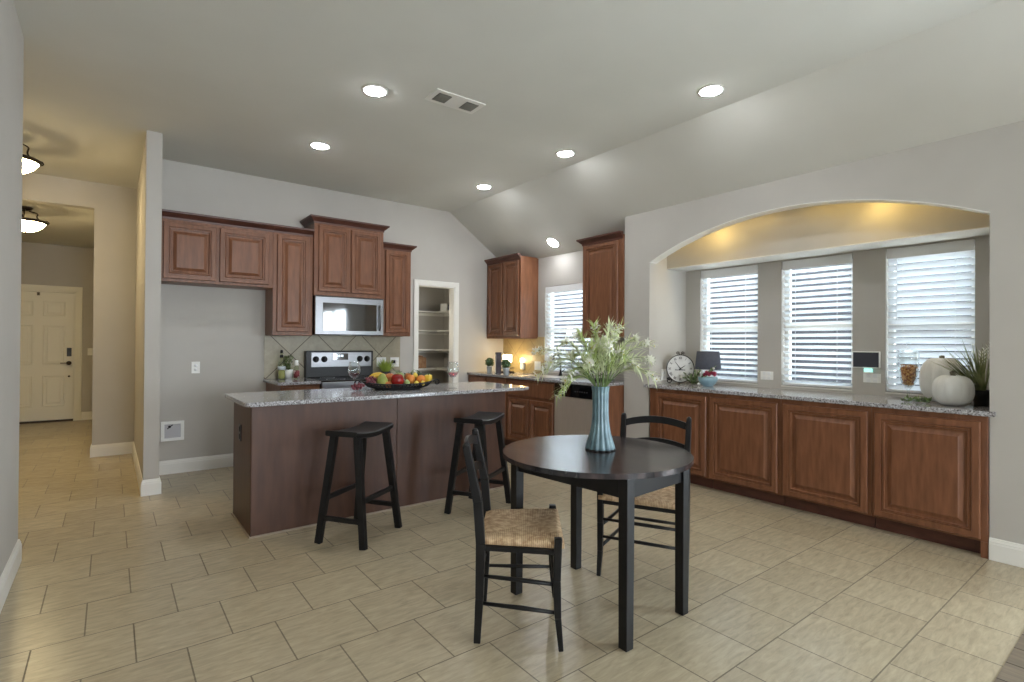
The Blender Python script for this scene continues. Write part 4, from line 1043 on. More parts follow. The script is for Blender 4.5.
PEP = [(0, 0.16), (0.35, 0.0), (0.75, 0.10), (0.92, 0.6), (1.0, 1.4), (1.02, 1.9), (0.85, 2.3), (0.5, 2.42), (0.2, 2.3), (0, 2.25)]
t = thing('bell_pepper', 'yellow bell pepper at the right end of the fruit tray', 'vegetable', tr(0.262, 0.0, 0.05))
part('pepper_body', MB().lathe([(a * 0.034, b * 0.030) for a, b in PEP], (0, 0, 0), 32, mod=lambda a, r, z: r * (1 + 0.07 * math.cos(4 * a))), F['yellow'], t, local=True)
part('stalk', MB().tube([(0, 0, 0.064), (0.003, 0, 0.078), (0.010, 0, 0.086)], [0.007, 0.005, 0.005], 8), M['stem'], t, local=True)
for k, dz in enumerate((0.0, 0.016)):
    pts = []
    for i in range(11):
        f = i / 10 * 2 - 1
        pts.append(tr(-0.165 + 0.085 * f, -0.01 + 0.03 * k, 0.115 + dz - 0.035 * f * f))
    r = [0.004, 0.011, 0.015, 0.016, 0.017, 0.017, 0.017, 0.016, 0.014, 0.009, 0.005]
    solo('banana', MB().tube(pts, r, 8), F['banana'], ['yellow banana arched over the pear, front of two', 'yellow banana arched over the pear, rear of two'][k], 'fruit')
def grapes(name, label, centre, n, rx, ry, rz, seed, hang=False):
    rnd = random.Random(seed); t = thing('grape_bunch', label, 'grapes', centre, TA, 'red grape bunches on the island')
    part('stalk', MB().tube([(0, 0, 0), (0.01, 0, rz * 0.8), (0.02, 0, rz + 0.012)], 0.002, 6), F['stalk'], t, local=True)
    proto = None; placed = []
    tries = 0
    while len(placed) < n and tries < 3000:
        tries += 1
        q = Vector((rnd.uniform(-1, 1), rnd.uniform(-1, 1), rnd.uniform(-1, 1)))
        if q.length > 1: continue
        p = Vector((q.x * rx, q.y * ry, q.z * rz))
        if all((p - o).length > 0.0165 for o in placed): placed.append(p)
    for p in placed:
        if proto is None:
            proto = part('grape', MB().ball((0, 0, 0), 0.0115, 1, 1, 1.1, 12, 8), F['grape'], t, local=True); proto.location = p
        else:
            c = proto.copy(); COL.objects.link(c); c.location = p; c.parent = t
grapes('grape_bunch', 'red grape bunch lying on the left side of the fruit tray', tr(-0.225, -0.045, 0.078), 26, 0.062, 0.05, 0.034, 3)
grapes('grape_bunch', 'red grape bunch spilling off the tray onto the granite at its left end', tr(-0.335, -0.065, 0.034), 22, 0.052, 0.035, 0.024, 5)
# leafy filler behind the fruit
lf = MB(); rnd = random.Random(4)
for k in range(70):
    p = tr(rnd.uniform(-0.02, 0.2), rnd.uniform(0.04, 0.10), rnd.uniform(0.07, 0.145))
    lf.leaf(p, (rnd.uniform(-1, 1), rnd.uniform(-1, 1), rnd.uniform(0.1, 1)), rnd.uniform(0.035, 0.055), 0.02, curl=0.3)
for k in range(5):
    lf.tube([tr(0.0 + 0.04 * k, 0.07, 0.03), tr(0.01 + 0.04 * k, 0.07, 0.09)], 0.002, 5)
M['sage'] = mat('grey_green_leaf', srgb(96, 116, 84), 0.6, col2=srgb(140, 154, 116), scale=20)
solo('leaf_sprig', lf, M['sage'], 'grey-green leafy sprig along the back of the fruit tray', 'greenery')

# ================================================================== BACK COUNTER
M['spiky'] = translucent('spiky_leaf', srgb(170, 190, 84), 0.5, 0.3)
t = thing('potted_grass', 'bright yellow-green spiky plant behind the fruit tray, right of the range', 'plant', (2.68, 6.02, IZ), group=None)
part('pot', MB().lathe([(0, 0), (0.05, 0), (0.06, 0.055), (0.055, 0.055), (0.045, 0.045), (0, 0.045)], (0, 0, 0), 24), M['iron'], t, local=True)
lf = MB(); rnd = random.Random(9)
for k in range(90):
    a = rnd.uniform(0, 2 * PI); e = rnd.uniform(0.1, 1.0)
    lf.leaf((0.03 * math.cos(a), 0.03 * math.sin(a), 0.045), (math.cos(a) * e, math.sin(a) * e, 1), rnd.uniform(0.12, 0.20), 0.014, curl=rnd.uniform(0, 0.25))
part('leaves', lf, M['spiky'], t, local=True)
# glass bottles and dried plant left of the range
M['pot_pale'] = mat('pale_pot', srgb(196, 204, 208), 0.5, col2=srgb(176, 186, 192), scale=20)
M['bottle'] = thin_glass('bottle_glass', (0.86, 0.90, 0.78, 1))
M['oil'] = mat('olive_oil', srgb(170, 166, 112), 0.25)
t = thing('bottle', 'tall clear bottle with a dark stopper and pale label left of the range', 'bottle', (1.49, 6.07, IZ))
part('bottle_body', MB().lathe([(0, 0), (0.036, 0), (0.039, 0.006), (0.039, 0.16), (0.034, 0.185), (0.016, 0.215), (0.014, 0.27), (0.017, 0.275), (0.017, 0.285), (0, 0.285)], (0, 0, 0), 28), M['bottle'], t, local=True)
part('bottle_fill', MB().lathe([(0, 0.006), (0.033, 0.006), (0.035, 0.01), (0.035, 0.11), (0, 0.11)], (0, 0, 0), 24), M['oil'], t, local=True)
part('label', MB().lathe([(0.0395, 0.10), (0.0405, 0.10), (0.0405, 0.140), (0.0395, 0.140)], (0, 0, 0), 28), M['pot_pale'], t, local=True, label='pale label')
part('stopper', MB().lathe([(0, 0.285), (0.014, 0.285), (0.016, 0.30), (0.012, 0.318), (0, 0.32)], (0, 0, 0), 16), M['black_plastic'], t, local=True, label='dark stopper')
part('neck_band', MB().lathe([(0.0155, 0.235), (0.018, 0.237), (0.018, 0.262), (0.0155, 0.264)], (0, 0, 0), 20), M['black_plastic'], t, local=True)
t = thing('bottle', 'short white-capped bottle with a dark red label left of the range', 'bottle', (1.625, 5.99, IZ))
part('bottle_body', MB().lathe([(0, 0), (0.028, 0), (0.03, 0.005), (0.03, 0.10), (0.024, 0.125), (0.017, 0.14), (0.017, 0.15), (0, 0.15)], (0, 0, 0), 24), M['bottle'], t, local=True)
part('label', MB().lathe([(0.0303, 0.015), (0.0312, 0.015), (0.0312, 0.095), (0.0303, 0.095)], (0, 0, 0), 24), mat('red_label', srgb(120, 52, 54), 0.5, col2=srgb(200, 180, 176), scale=22, ramp=(0.52, 0.56)), t, local=True, label='dark red label')
part('cap', MB().lathe([(0, 0.15), (0.019, 0.15), (0.020, 0.155), (0.018, 0.205), (0, 0.208)], (0, 0, 0), 20), M['white_plastic'], t, local=True, label='white cap')
t = thing('herb_pot', 'green herb in a small white pot between the two bottles', 'plant', (1.57, 6.10, IZ))
part('pot', MB().lathe([(0, 0), (0.034, 0), (0.045, 0.10), (0.041, 0.10), (0.034, 0.09), (0, 0.09)], (0, 0, 0), 24), M['white_plastic'], t, local=True)
lf = MB(); rnd = random.Random(12)
for k in range(8): lf.tube([(0, 0, 0.08), (rnd.uniform(-0.03, 0.03), rnd.uniform(-0.03, 0.03), 0.16), (rnd.uniform(-0.06, 0.06), rnd.uniform(-0.05, 0.05), 0.24)], 0.0018, 5)
for k in range(150):
    lf.leaf((rnd.uniform(-0.05, 0.04), rnd.uniform(-0.045, 0.045), rnd.uniform(0.10, 0.25)), (rnd.uniform(-1, 1), rnd.uniform(-1, 1), rnd.uniform(-0.2, 1)), rnd.uniform(0.025, 0.045), 0.012, curl=0.2)
part('foliage', lf, mat('herb_leaf', srgb(72, 96, 48), 0.6, col2=srgb(112, 132, 70), scale=25), t, local=True)

def plate_y(name, label, cat, x, z, w, hgt, y, kind='outlet'):
    t = thing(name, label, cat, (x, y, z))
    part('cover_plate', MB().box(x - w / 2, x + w / 2, y - 0.006, y, z - hgt / 2, z + hgt / 2, 0.002), M['white_plastic'], t)
    n = max(1, round(w / 0.075))
    for k in range(n):
        xx = x + (k - (n - 1) / 2) * 0.046
        if kind == 'outlet':
            for s in (-1, 1): part('socket', MB().lathe([(0, 0), (0.016, 0), (0.016, 0.003), (0, 0.003)], (xx, y - 0.005, z + s * 0.021), 16, axis=Matrix.Rotation(PI / 2, 4, 'X')), M['blind_rail'], t)
        else: part('toggle', MB().box(xx - 0.016, xx + 0.016, y - 0.010, y - 0.005, z - 0.033, z + 0.033, 0.002), M['blind_rail'], t)
def plate_x(name, label, cat, yy, z, w, hgt, x, kind='outlet', sg=-1):
    """on a plane of constant x; sg -1 faces -x"""
    t = thing(name, label, cat, (x, yy, z))
    b = lambda a, c: (min(x + sg * a, x + sg * c), max(x + sg * a, x + sg * c))
    part('cover_plate', MB().box(*b(0, 0.006), yy - w / 2, yy + w / 2, z - hgt / 2, z + hgt / 2, 0.002), M['white_plastic'], t)
    n = max(1, round(w / 0.075))
    for k in range(n):
        y2 = yy + (k - (n - 1) / 2) * 0.046
        if kind == 'outlet':
            for s in (-1, 1): part('socket', MB().box(*b(0.005, 0.009), y2 - 0.015, y2 + 0.015, z + s * 0.021 - 0.014, z + s * 0.021 + 0.014, 0.002), M['blind_rail'], t)
        else: part('toggle', MB().box(*b(0.005, 0.010), y2 - 0.016, y2 + 0.016, z - 0.033, z + 0.033, 0.002), M['blind_rail'], t)
YT = Yb - 0.0125
plate_y('outlet', 'white outlet on the bare wall of the empty fridge space', 'outlet', 0.694, 1.053, 0.074, 0.118, Yb - 0.0005)
plate_y('light_switch', 'white double switch plate on the back tiles, nearer the range', 'light switch', 2.695, 1.078, 0.125, 0.118, YT, 'switch')
plate_y('outlet', 'white outlet plate with a plug on the back tiles, nearer the pantry', 'outlet', 2.875, 1.075, 0.118, 0.118, YT)
solo('plug', MB().box(2.825, 2.868, YT - 0.045, YT - 0.010, 1.06, 1.10, 0.006), M['black_plastic'], 'dark plug in the outlet nearer the pantry', 'plug')
# ice-maker water box
t = thing('water_box', 'white recessed water valve box low on the bare fridge wall', 'valve box', (0.50, Yb, 0.325))
fr = MB()
x0, x1, z0, z1 = 0.402, 0.598, 0.328, 0.522; yb = Yb - 0.002
for a in ((x0, x1, z0, z0 + 0.028), (x0, x1, z1 - 0.028, z1), (x0, x0 + 0.03, z0 + 0.028, z1 - 0.028), (x1 - 0.03, x1, z0 + 0.028, z1 - 0.028)): fr.box(a[0], a[1], yb - 0.016, yb, a[2], a[3], 0.002)
part('frame', fr, M['white_plastic'], t)
part('box_back', MB().box(x0 + 0.03, x1 - 0.03, yb - 0.003, yb, z0 + 0.028, z1 - 0.028), mat('box_inside', srgb(186, 186, 190), 0.5), t)
part('valve', MB().tube([(0.475, yb - 0.004, 0.47), (0.475, yb - 0.03, 0.47)], 0.011, 10).bar((0.455, yb - 0.03, 0.452), (0.50, yb - 0.03, 0.49), 0.012, 0.008, side=(0, 1, 0), bev=0.002), M['iron'], t)
plate_x('outlet', 'white outlet low on the near left wall', 'outlet', 3.42, 0.335, 0.074, 0.118, -0.4235, sg=1)
plate_x('outlet', 'white outlet plate beside the sink window in the glow of the lamp', 'outlet', 5.41, 1.02, 0.125, 0.118, XKW - 0.0125)
plate_x('outlet', 'white wide outlet plate between the first and middle blinds', 'outlet', 2.458, 1.028, 0.12, 0.08, XN - 0.0005)
plate_x('outlet', 'white wide outlet plate under the dark tablet', 'outlet', 1.593, 1.052, 0.125, 0.075, XN - 0.0005)
plate_y('outlet', 'white outlet on the left inner side of the niche behind the clock', 'outlet', 4.568, 1.005, 0.08, 0.118, YL - 0.0005)
# night lights
t = thing('night_light', 'plug-in night light with warm glow on the corner tiles', 'night light', (XKW - 0.0125, 5.72, 0.96))
part('plug_body', MB().box(XKW - 0.05, XKW - 0.0125, 5.69, 5.75, 0.96, 1.06, 0.008), M['white_plastic'], t)
part('glow_shade', MB().box(XKW - 0.055, XKW - 0.02, 5.695, 5.745, 1.06, 1.115, 0.012), emis('warm_glow', (1, 0.70, 0.30, 1), 26), t)
t = thing('night_light', 'small night light with teal glow above the outlet under the tablet', 'night light', (XN, 1.613, 1.09))
part('plug_body', MB().box(XN - 0.035, XN - 0.001, 1.583, 1.646, 1.092, 1.102, 0.004), M['white_plastic'], t)
part('glow_shade', MB().box(XN - 0.034, XN - 0.004, 1.585, 1.644, 1.102, 1.130, 0.006), emis('teal_glow', (0.25, 0.85, 0.78, 1), 0.7), t)
t = thing('tablet', 'dark wall tablet with a white bezel between the middle and right blinds', 'tablet', (XN, 1.632, 1.132))
part('bezel', MB().box(XN - 0.022, XN - 0.001, 1.532, 1.732, 1.133, 1.271, 0.008, 3), M['white_plastic'], t)
part('screen', MB().box(XN - 0.0235, XN - 0.021, 1.540, 1.724, 1.141, 1.263, 0.001, 1), mat('dark_screen', srgb(62, 64, 74), 0.25), t)

# ================================================================== SINK RUN
t = thing('faucet', 'dark kitchen faucet at the sink below the window', 'faucet', (4.50, 4.84, IZ))
part('spout', MB().lathe([(0, 0), (0.026, 0), (0.026, 0.012), (0.017, 0.03), (0.015, 0.05), (0, 0.05)], (0, 0, 0), 20).tube([(0, 0, 0.04), (0, 0, 0.20), (-0.02, 0, 0.245), (-0.07, 0, 0.27), (-0.12, 0, 0.255), (-0.14, 0, 0.20)], 0.011, 12), M['iron'], t, local=True)
part('lever', MB().bar((0, -0.015, 0.05), (0.0, -0.075, 0.085), 0.012, 0.010, side=(1, 0, 0), bev=0.002), M['iron'], t, local=True)
t = thing('sink', 'stainless sink basin set in the granite below the window', 'sink', (4.27, 4.84, IZ))
part('basin_rim', MB().prism(rounded(-0.21, 0.17, -0.37, 0.37, 0.05, (1, 1, 1, 1)), 0.0005, 0.004, 0.001), M['steel'], t, local=True)
part('basin', MB().prism(rounded(-0.19, 0.15, -0.35, 0.35, 0.05, (1, 1, 1, 1)), 0.0042, 0.0055, 0.0004), M['steel_dark'], t, local=True)
def topiary(x, y, label, r=0.062):
    t = thing('topiary', label, 'plant', (x, y, IZ), group='small potted topiary balls')
    part('pot', MB().lathe([(0, 0), (0.034, 0), (0.042, 0.082), (0.045, 0.084), (0.045, 0.095), (0.04, 0.095), (0.036, 0.08), (0, 0.08)], (0, 0, 0), 24), M['pot_pale'], t, local=True)
    rnd = random.Random(int(x * 100)); lf = MB()
    lf.ball((0, 0, 0.145), r * 0.75, u=12, v=8)
    for k in range(260):
        d = Vector((rnd.gauss(0, 1), rnd.gauss(0, 1), rnd.gauss(0, 1))).normalized()
        lf.leaf(Vector((0, 0, 0.145)) + d * r * 0.7, d + Vector((rnd.uniform(-.8, .8), rnd.uniform(-.8, .8), rnd.uniform(-.8, .8))), 0.03, 0.013, nrm=d, curl=0.2, seg=2)
    part('foliage_ball', lf, M['box_leaf'], t, local=True)
M['box_leaf'] = mat('boxwood_leaf', srgb(62, 82, 58), 0.6, col2=srgb(100, 122, 78), scale=30)
topiary(4.14, 5.88, 'potted topiary ball left of the tall dark box in the kitchen corner')
topiary(4.02, 5.345, 'potted topiary ball in front of the lit lamp in the kitchen corner')
t = thing('canister', 'tall dark narrow box with a pale side between the two topiary balls', 'box', (4.17, 5.72, IZ), rot=-0.45)
part('box_body', MB().box(-0.035, 0.035, -0.035, 0.035, 0, 0.275, 0.003), mat('dark_box', srgb(44, 36, 44), 0.5, col2=srgb(64, 52, 60), scale=12, stretch=(1, 1, 6)), t, local=True)
part('pale_side', MB().box(-0.0375, -0.0352, -0.03, 0.03, 0.008, 0.26, 0.0008, 1), M['white_plastic'], t, local=True)
part('lid', MB().box(-0.037, 0.037, -0.037, 0.037, 0.275, 0.287, 0.003), M['black_plastic'], t, local=True)
t = thing('table_lamp', 'small lit lamp with a square white shade in the kitchen corner', 'lamp', (4.40, 5.82, IZ))
part('lamp_base', MB().box(-0.07, 0.07, -0.07, 0.07, 0, 0.018, 0.004).tube([(0, 0, 0.015), (0, 0, 0.16)], 0.009, 10).box(-0.085, 0.085, -0.05, 0.05, 0.06, 0.07, 0.002), M['bronze'], t, local=True)
part('lamp_shade', MB().box(-0.045, 0.045, -0.045, 0.045, 0.145, 0.25, 0.006), emis('lamp_shade_glow', (1.0, 0.78, 0.42, 1), 20), t, local=True)
t = thing('dish_tray', 'low black curved rack at the near end of the sink counter', 'rack', (4.20, 3.86, IZ))
part('tray_base', MB().lathe([(0, 0.004), (0.10, 0.004), (0.125, 0.03), (0.13, 0.03), (0.105, 0.0), (0, 0.0)], (0, 0, 0), 28), M['black_plastic'], t, local=True)
part('arched_wire', MB().tube([(-0.10, 0, 0.01), (-0.08, 0, 0.06), (0, 0, 0.08), (0.08, 0, 0.06), (0.10, 0, 0.01)], 0.004, 8), M['iron'], t, local=True)

# ================================================================== ON THE BUFFET
# wire clock, facing the camera
def wall_clock():
    cxk, cyk = 4.632, 3.186
    t = thing('clock', 'round iron clock with scrolled feet at the left end of the buffet', 'clock', (cxk, cyk, IZ), rot=math.atan2(-RGT.y * -1, RGT.x) if False else math.atan2(RGT.y, RGT.x))
    R, zc = 0.140, 0.158
    circ = lambda r, y=0.0, n=48: [(r * math.cos(2 * PI * k / n), y, zc + r * math.sin(2 * PI * k / n)) for k in range(n + 1)]
    part('rim', MB().tube(circ(R), 0.0042, 8, caps=False), M['iron'], t, local=True)
    part('dial', MB().lathe([(0, 0), (R - 0.002, 0), (R - 0.002, 0.006), (0, 0.006)], (0, 0.012, zc), 48, smooth=False, axis=Matrix.Rotation(PI / 2, 4, 'X')), mat('clock_dial', srgb(216, 216, 214), 0.6, col2=srgb(200, 200, 198), scale=14), t, local=True)
    for k, txt in enumerate(('XII', 'I', 'II', 'III', 'IIII', 'V', 'VI', 'VII', 'VIII', 'IX', 'X', 'XI')):
        cu = bpy.data.curves.new('numeral', 'FONT'); cu.body = txt; cu.size = 0.036; cu.align_x = 'CENTER'; cu.align_y = 'CENTER'; cu.extrude = 0.0006; cu.offset = 0.0006
        tmp = bpy.data.objects.new('numeral', cu); COL.objects.link(tmp)
        dg = bpy.context.evaluated_depsgraph_get(); me = bpy.data.meshes.new_from_object(tmp.evaluated_get(dg)); bpy.data.objects.remove(tmp)
        a = PI / 2 - k * PI / 6
        mt = Matrix.Translation((0.108 * math.cos(a), 0.0048, zc + 0.108 * math.sin(a))) @ Matrix.Rotation(PI / 2, 4, 'X') @ Matrix.Rotation(a - PI / 2, 4, 'Z') @ Matrix.Diagonal((0.72, 1, 1, 1))
        me.transform(mt); me.materials.clear(); me.materials.append(M['iron'])
        o = bpy.data.objects.new('numeral', me); COL.objects.link(o); o.parent = t; WORLD[o.name] = WORLD[t.name]
    def hand(a, L, w): return MB().bar((-0.018 * math.cos(a), 0.001, zc - 0.018 * math.sin(a)), (L * math.cos(a), 0.001, zc + L * math.sin(a)), 0.003, w, 0.003, w * 0.45, side=(0, 1, 0), bev=0)
    part('hour_hand', hand(math.radians(33), 0.058, 0.010), M['iron'], t, local=True)
    part('minute_hand', hand(math.radians(128), 0.090, 0.008), M['iron'], t, local=True)
    w = MB()
    for q in range(9): w.box(-0.052 + q * 0.0118, -0.044 + q * 0.0118 + (q % 2) * 0.002, 0.0025, 0.0045, zc - 0.018, zc - 0.008 - (q % 3) * 0.0015)
    part('dial_lettering', w, M['iron'], t, local=True)
    part('hub', MB().lathe([(0, 0), (0.007, 0), (0.007, 0.004), (0, 0.005)], (0, 0.001, zc), 14, axis=Matrix.Rotation(PI / 2, 4, 'X')), M['iron'], t, local=True)
    def scroll(cx, cz, r, a0, turns, sgn):
        return [(cx + r * (1 - 0.72 * i / 24) * math.cos(a0 + sgn * turns * 2 * PI * i / 24), 0.006, cz + r * (1 - 0.72 * i / 24) * math.sin(a0 + sgn * turns * 2 * PI * i / 24)) for i in range(25)]
    for s in (-1, 1):
        a0 = PI / 2 if s < 0 else PI / 2
        part('scroll_foot', MB().tube([(s * 0.085, 0.006, zc - 0.112)] + scroll(s * 0.115, 0.034, 0.031, PI / 2 - s * 0.9, 1.35, s), 0.0045, 7), M['iron'], t, local=True)
        part('scroll_crest', MB().tube([(0, 0.006, zc + R)] + scroll(s * 0.027, zc + R + 0.018, 0.017, PI / 2 + s * 2.2, 1.2, -s), 0.0038, 7), M['iron'], t, local=True)
    part('centre_foot', MB().tube([(-0.008, 0.006, zc - R), (-0.008, 0.006, 0.0)], [0.005, 0.003], 8), M['iron'], t, local=True)
    part('rear_strut', MB().tube([(0, 0.014, zc - 0.05), (0, 0.075, 0.003)], 0.004, 8), M['iron'], t, local=True)
wall_clock()
# grey-shaded lamp
t = thing('table_lamp', 'small lamp with a dark grey tapered shade behind the blue bowl', 'lamp', (4.790, 2.974, IZ))
part('lamp_base', MB().lathe([(0, 0), (0.05, 0), (0.052, 0.01), (0.03, 0.02), (0.04, 0.05), (0.045, 0.085), (0.03, 0.125), (0.012, 0.14), (0.010, 0.18), (0, 0.18)], (0, 0, 0), 28), M['white_plastic'], t, local=True)
part('lamp_shade', MB().lathe([(0.126, 0.158), (0.108, 0.338), (0.105, 0.338), (0.123, 0.158)], (0, 0, 0), 40), mat('grey_shade', srgb(68, 72, 84), 0.85, col2=srgb(76, 80, 92), scale=60), t, local=True)
part('shade_ring', MB().tube([(0, 0, 0.17), (0, 0, 0.33)], 0.004, 8).tube([(-0.106, 0, 0.33), (0.106, 0, 0.33)], 0.003, 6).tube([(0, -0.106, 0.33), (0, 0.106, 0.33)], 0.003, 6), M['steel'], t, local=True)
# blue bowl of red flowers
BB_ = (4.625, 2.872)
t = thing('bowl', 'pale blue bowl in front of the grey lamp', 'bowl', (BB_[0], BB_[1], IZ))
part('bowl_body', MB().lathe([(0, 0), (0.045, 0), (0.048, 0.006), (0.07, 0.026), (0.088, 0.056), (0.090, 0.086), (0.087, 0.088), (0.083, 0.056), (0.066, 0.032), (0, 0.012)], (0, 0, 0), 40), mat('blue_glaze', srgb(126, 158, 172), 0.35, col2=srgb(146, 174, 186), scale=10), t, local=True)
mb = MB(); rnd = random.Random(21)
M['crimson'] = mat('crimson_petal', srgb(140, 28, 62), 0.6, col2=srgb(186, 64, 92), scale=18)
for k in range(11):
    c = Vector((BB_[0], BB_[1], IZ + 0.102 + rnd.uniform(0, 0.022))) + RGT * (-0.032 + 0.0095 * k) + FWD * rnd.uniform(-0.045, 0.04)
    fm = MB()
    for q in range(14):
        d = Vector((rnd.gauss(0, 1), rnd.gauss(0, 1), abs(rnd.gauss(0.6, 0.6)))).normalized()
        fm.leaf(c, d, rnd.uniform(0.022, 0.034), 0.02, nrm=(0, 0, 1), curl=-0.2, seg=3)
    fm.ball(c, 0.012, u=8, v=6)
    solo('red_flower', fm, M['crimson'], 'crimson flower head heaped in the pale blue bowl', 'flower', 'crimson flowers in the blue bowl')
# greenery with white buds between clock and bowl
t = thing('greenery_bunch', 'trailing green leaves with white buds between the clock and the bowl', 'greenery', (4.59, 2.995, IZ))
lf = MB(); st_ = MB(); bud = MB(); rnd = random.Random(31)
for k in range(13):
    d = Vector((rnd.uniform(-0.9, 0.9), rnd.uniform(-0.9, 0.9), rnd.uniform(0.2, 1.5)))
    if k < 3: d = -0.5 * FWD * 0.2 + RGT * (0.9 + 0.2 * k) + Vector((0, 0, 1.1))
    L = rnd.uniform(0.14, 0.22) if k >= 3 else 0.22
    if k >= 3 and d.x > 0.3: d.x = 0.3
    d = d.normalized(); p0 = Vector((rnd.uniform(-0.03, 0.03), rnd.uniform(-0.05, 0.03), 0.012))
    pts = [p0 + d * (L * f) - Vector((0, 0, 0.05)) * f * f * (1 if k >= 3 else 0.2) for f in (0, 0.35, 0.7, 1)]
    for p in pts: p.z = max(p.z, 0.008)
    st_.tube(pts, 0.0022, 5)
    for q in range(11):
        f = 0.15 + 0.85 * q / 10; p = pts[0].lerp(pts[-1], f)
        dd = d * 0.6 + Vector((rnd.uniform(-1, 1), rnd.uniform(-1, 1), rnd.uniform(-0.2, 0.9)))
        if p.z < 0.03: dd.z = abs(dd.z)
        lf.leaf(p, dd, rnd.uniform(0.035, 0.055), 0.019, curl=0.15)
    if k % 3 == 0: bud.ball(pts[-1], 0.013, u=8, v=6)
for q in ((0.03, -0.10, 0.014), (-0.02, -0.06, 0.02)): bud.ball(q, 0.015, 1.3, 1, 0.9, 8, 6)
part('leaves', lf, mat('deep_green_leaf', srgb(70, 92, 62), 0.55, col2=srgb(128, 146, 96), scale=24), t, local=True)
part('stems', st_, M['stem'], t, local=True)
part('buds', bud, M['petal'], t, local=True)

# apothecary jar of potpourri
JX, JY = 4.80, 1.305
t = thing('apothecary_jar', 'footed clear glass jar with a domed lid beside the white pumpkins', 'jar', (JX, JY, IZ))
part('jar_body', MB().lathe([(0, 0), (0.052, 0), (0.053, 0.004), (0.02, 0.012), (0.009, 0.025), (0.010, 0.055), (0.022, 0.068), (0.045, 0.095), (0.062, 0.15), (0.067, 0.21), (0.067, 0.275), (0.069, 0.278),
                             (0.0655, 0.278), (0.0635, 0.21), (0.0585, 0.15), (0.042, 0.099), (0.020, 0.074), (0, 0.07)], (0, 0, 0), 40, axis=Matrix.Diagonal((1, 1, 1.26, 1))), M['glass'], t, local=True)
part('lid', MB().lathe([(0, 0.345), (0.011, 0.343), (0.014, 0.332), (0.008, 0.322), (0.012, 0.315), (0.045, 0.300), (0.068, 0.282), (0.066, 0.280), (0.04, 0.294), (0, 0.306)], (0, 0, 0), 36, axis=Matrix.Diagonal((1, 1, 1.26, 1))), M['glass'], t, local=True)
pm = MB(); rnd = random.Random(41)
def inside_r(z): return 0.036 + (z - 0.095) * 0.36 if z < 0.15 else 0.055 + (z - 0.15) * 0.09
for k in range(420):
    z = rnd.uniform(0.085, 0.205); r = (inside_r(max(z, 0.095)) - 0.008) * math.sqrt(rnd.random()); a = rnd.uniform(0, 2 * PI)
    pm.leaf((JX + r * math.cos(a), JY + r * math.sin(a), IZ + z * 1.26 + 0.004), (rnd.uniform(-1, 1), rnd.uniform(-1, 1), rnd.uniform(-0.6, 0.6)), 0.016, 0.014, nrm=(rnd.uniform(-1, 1), rnd.uniform(-1, 1), 1), curl=0.5, seg=2)
pm.lathe([(0, 0.085), (0.026, 0.088), (0.040, 0.12), (0.046, 0.16), (0.048, 0.19), (0, 0.195)], (JX, JY, IZ), 20, axis=Matrix.Diagonal((1, 1, 1.26, 1)))
po = solo('potpourri', pm, mat('potpourri', srgb(150, 82, 36), 0.8, col2=srgb(226, 170, 96), scale=70, ramp=(0.4, 0.6)), 'orange and brown potpourri filling the glass jar', 'potpourri')
po['kind'] = 'stuff'
# white pumpkins
M['pumpkin'] = mat('white_pumpkin', srgb(206, 206, 202), 0.6, col2=srgb(216, 216, 213), scale=5, bump=0.08)
def pumpkin(x, y, R, H, label, n=14):
    t = thing('pumpkin', label, 'pumpkin', (x, y, IZ), group='white pumpkins on the buffet')
    prof = []
    for i in range(25):
        a = -PI / 2 + PI * i / 24
        r = R * abs(math.cos(a)) ** 0.62; z = H / 2 + H / 2 * math.copysign(abs(math.sin(a)) ** 0.9, math.sin(a))
        dip = 0.10 * H * max(0, 1 - r / (0.45 * R)) ** 1.5
        if i > 12: z -= dip
        elif r < 0.4 * R: z = max(z, 0.0)
        prof.append((r if 0 < i < 24 else 0, z))
    part('pumpkin_body', MB().lathe(prof, (0, 0, 0), 112, mod=lambda a, r, z: r * (1 - 0.038 * (1 - abs(math.cos(a * n / 2))) ** 2.2 - 0.0)), M['pumpkin'], t, local=True)
    zt = prof[-1][1]
    part('stem', MB().tube([(0, 0, zt - 0.004), (0, 0, zt + 0.02), (0.008, 0.004, zt + 0.04)], [0.024, 0.014, 0.017], 8), mat('pumpkin_stem', srgb(120, 116, 100), 0.8, col2=srgb(88, 84, 70), scale=30), t, local=True)
pumpkin(4.79, 1.10, 0.132, 0.322, 'larger white pumpkin at the back, nearest the right blind')
pumpkin(4.545, 0.985, 0.113, 0.208, 'smaller squat white pumpkin in front at the right end of the buffet')
# grassy plant in a dark pot
t = thing('grass_plant', 'long-bladed grass in a dark pot in the right corner of the buffet', 'plant', (4.715, 0.868, IZ))
part('pot', MB().lathe([(0, 0), (0.042, 0), (0.050, 0.08), (0.058, 0.10), (0.055, 0.105), (0.046, 0.085), (0, 0.08)], (0, 0, 0), 28), M['black_plastic'], t, local=True)
lf = MB(); rnd = random.Random(51)
for k in range(62):
    a = rnd.uniform(0, 2 * PI); e = rnd.uniform(0.05, 0.55); L = rnd.uniform(0.24, 0.42)
    d = Vector((math.cos(a) * e, math.sin(a) * e, 1)) 
    if k < 24: d = -RGT * rnd.uniform(0.2, 1.0) - FWD * rnd.uniform(0.0, 0.3) + Vector((0, 0, rnd.uniform(0.7, 1.0))); L = rnd.uniform(0.34, 0.48)
    if d.y < -0.09: d.y = -0.09
    if d.x > 0.35: d.x = 0.35
    lf.leaf((0.018 * math.cos(a), 0.018 * math.sin(a), 0.085), d, L, rnd.uniform(0.007, 0.011), curl=rnd.uniform(0.0, 0.30), seg=6)
part('blades', lf, mat('grass_blade', srgb(92, 104, 60), 0.55, col2=srgb(160, 166, 118), scale=10), t, local=True)
pl = MB()
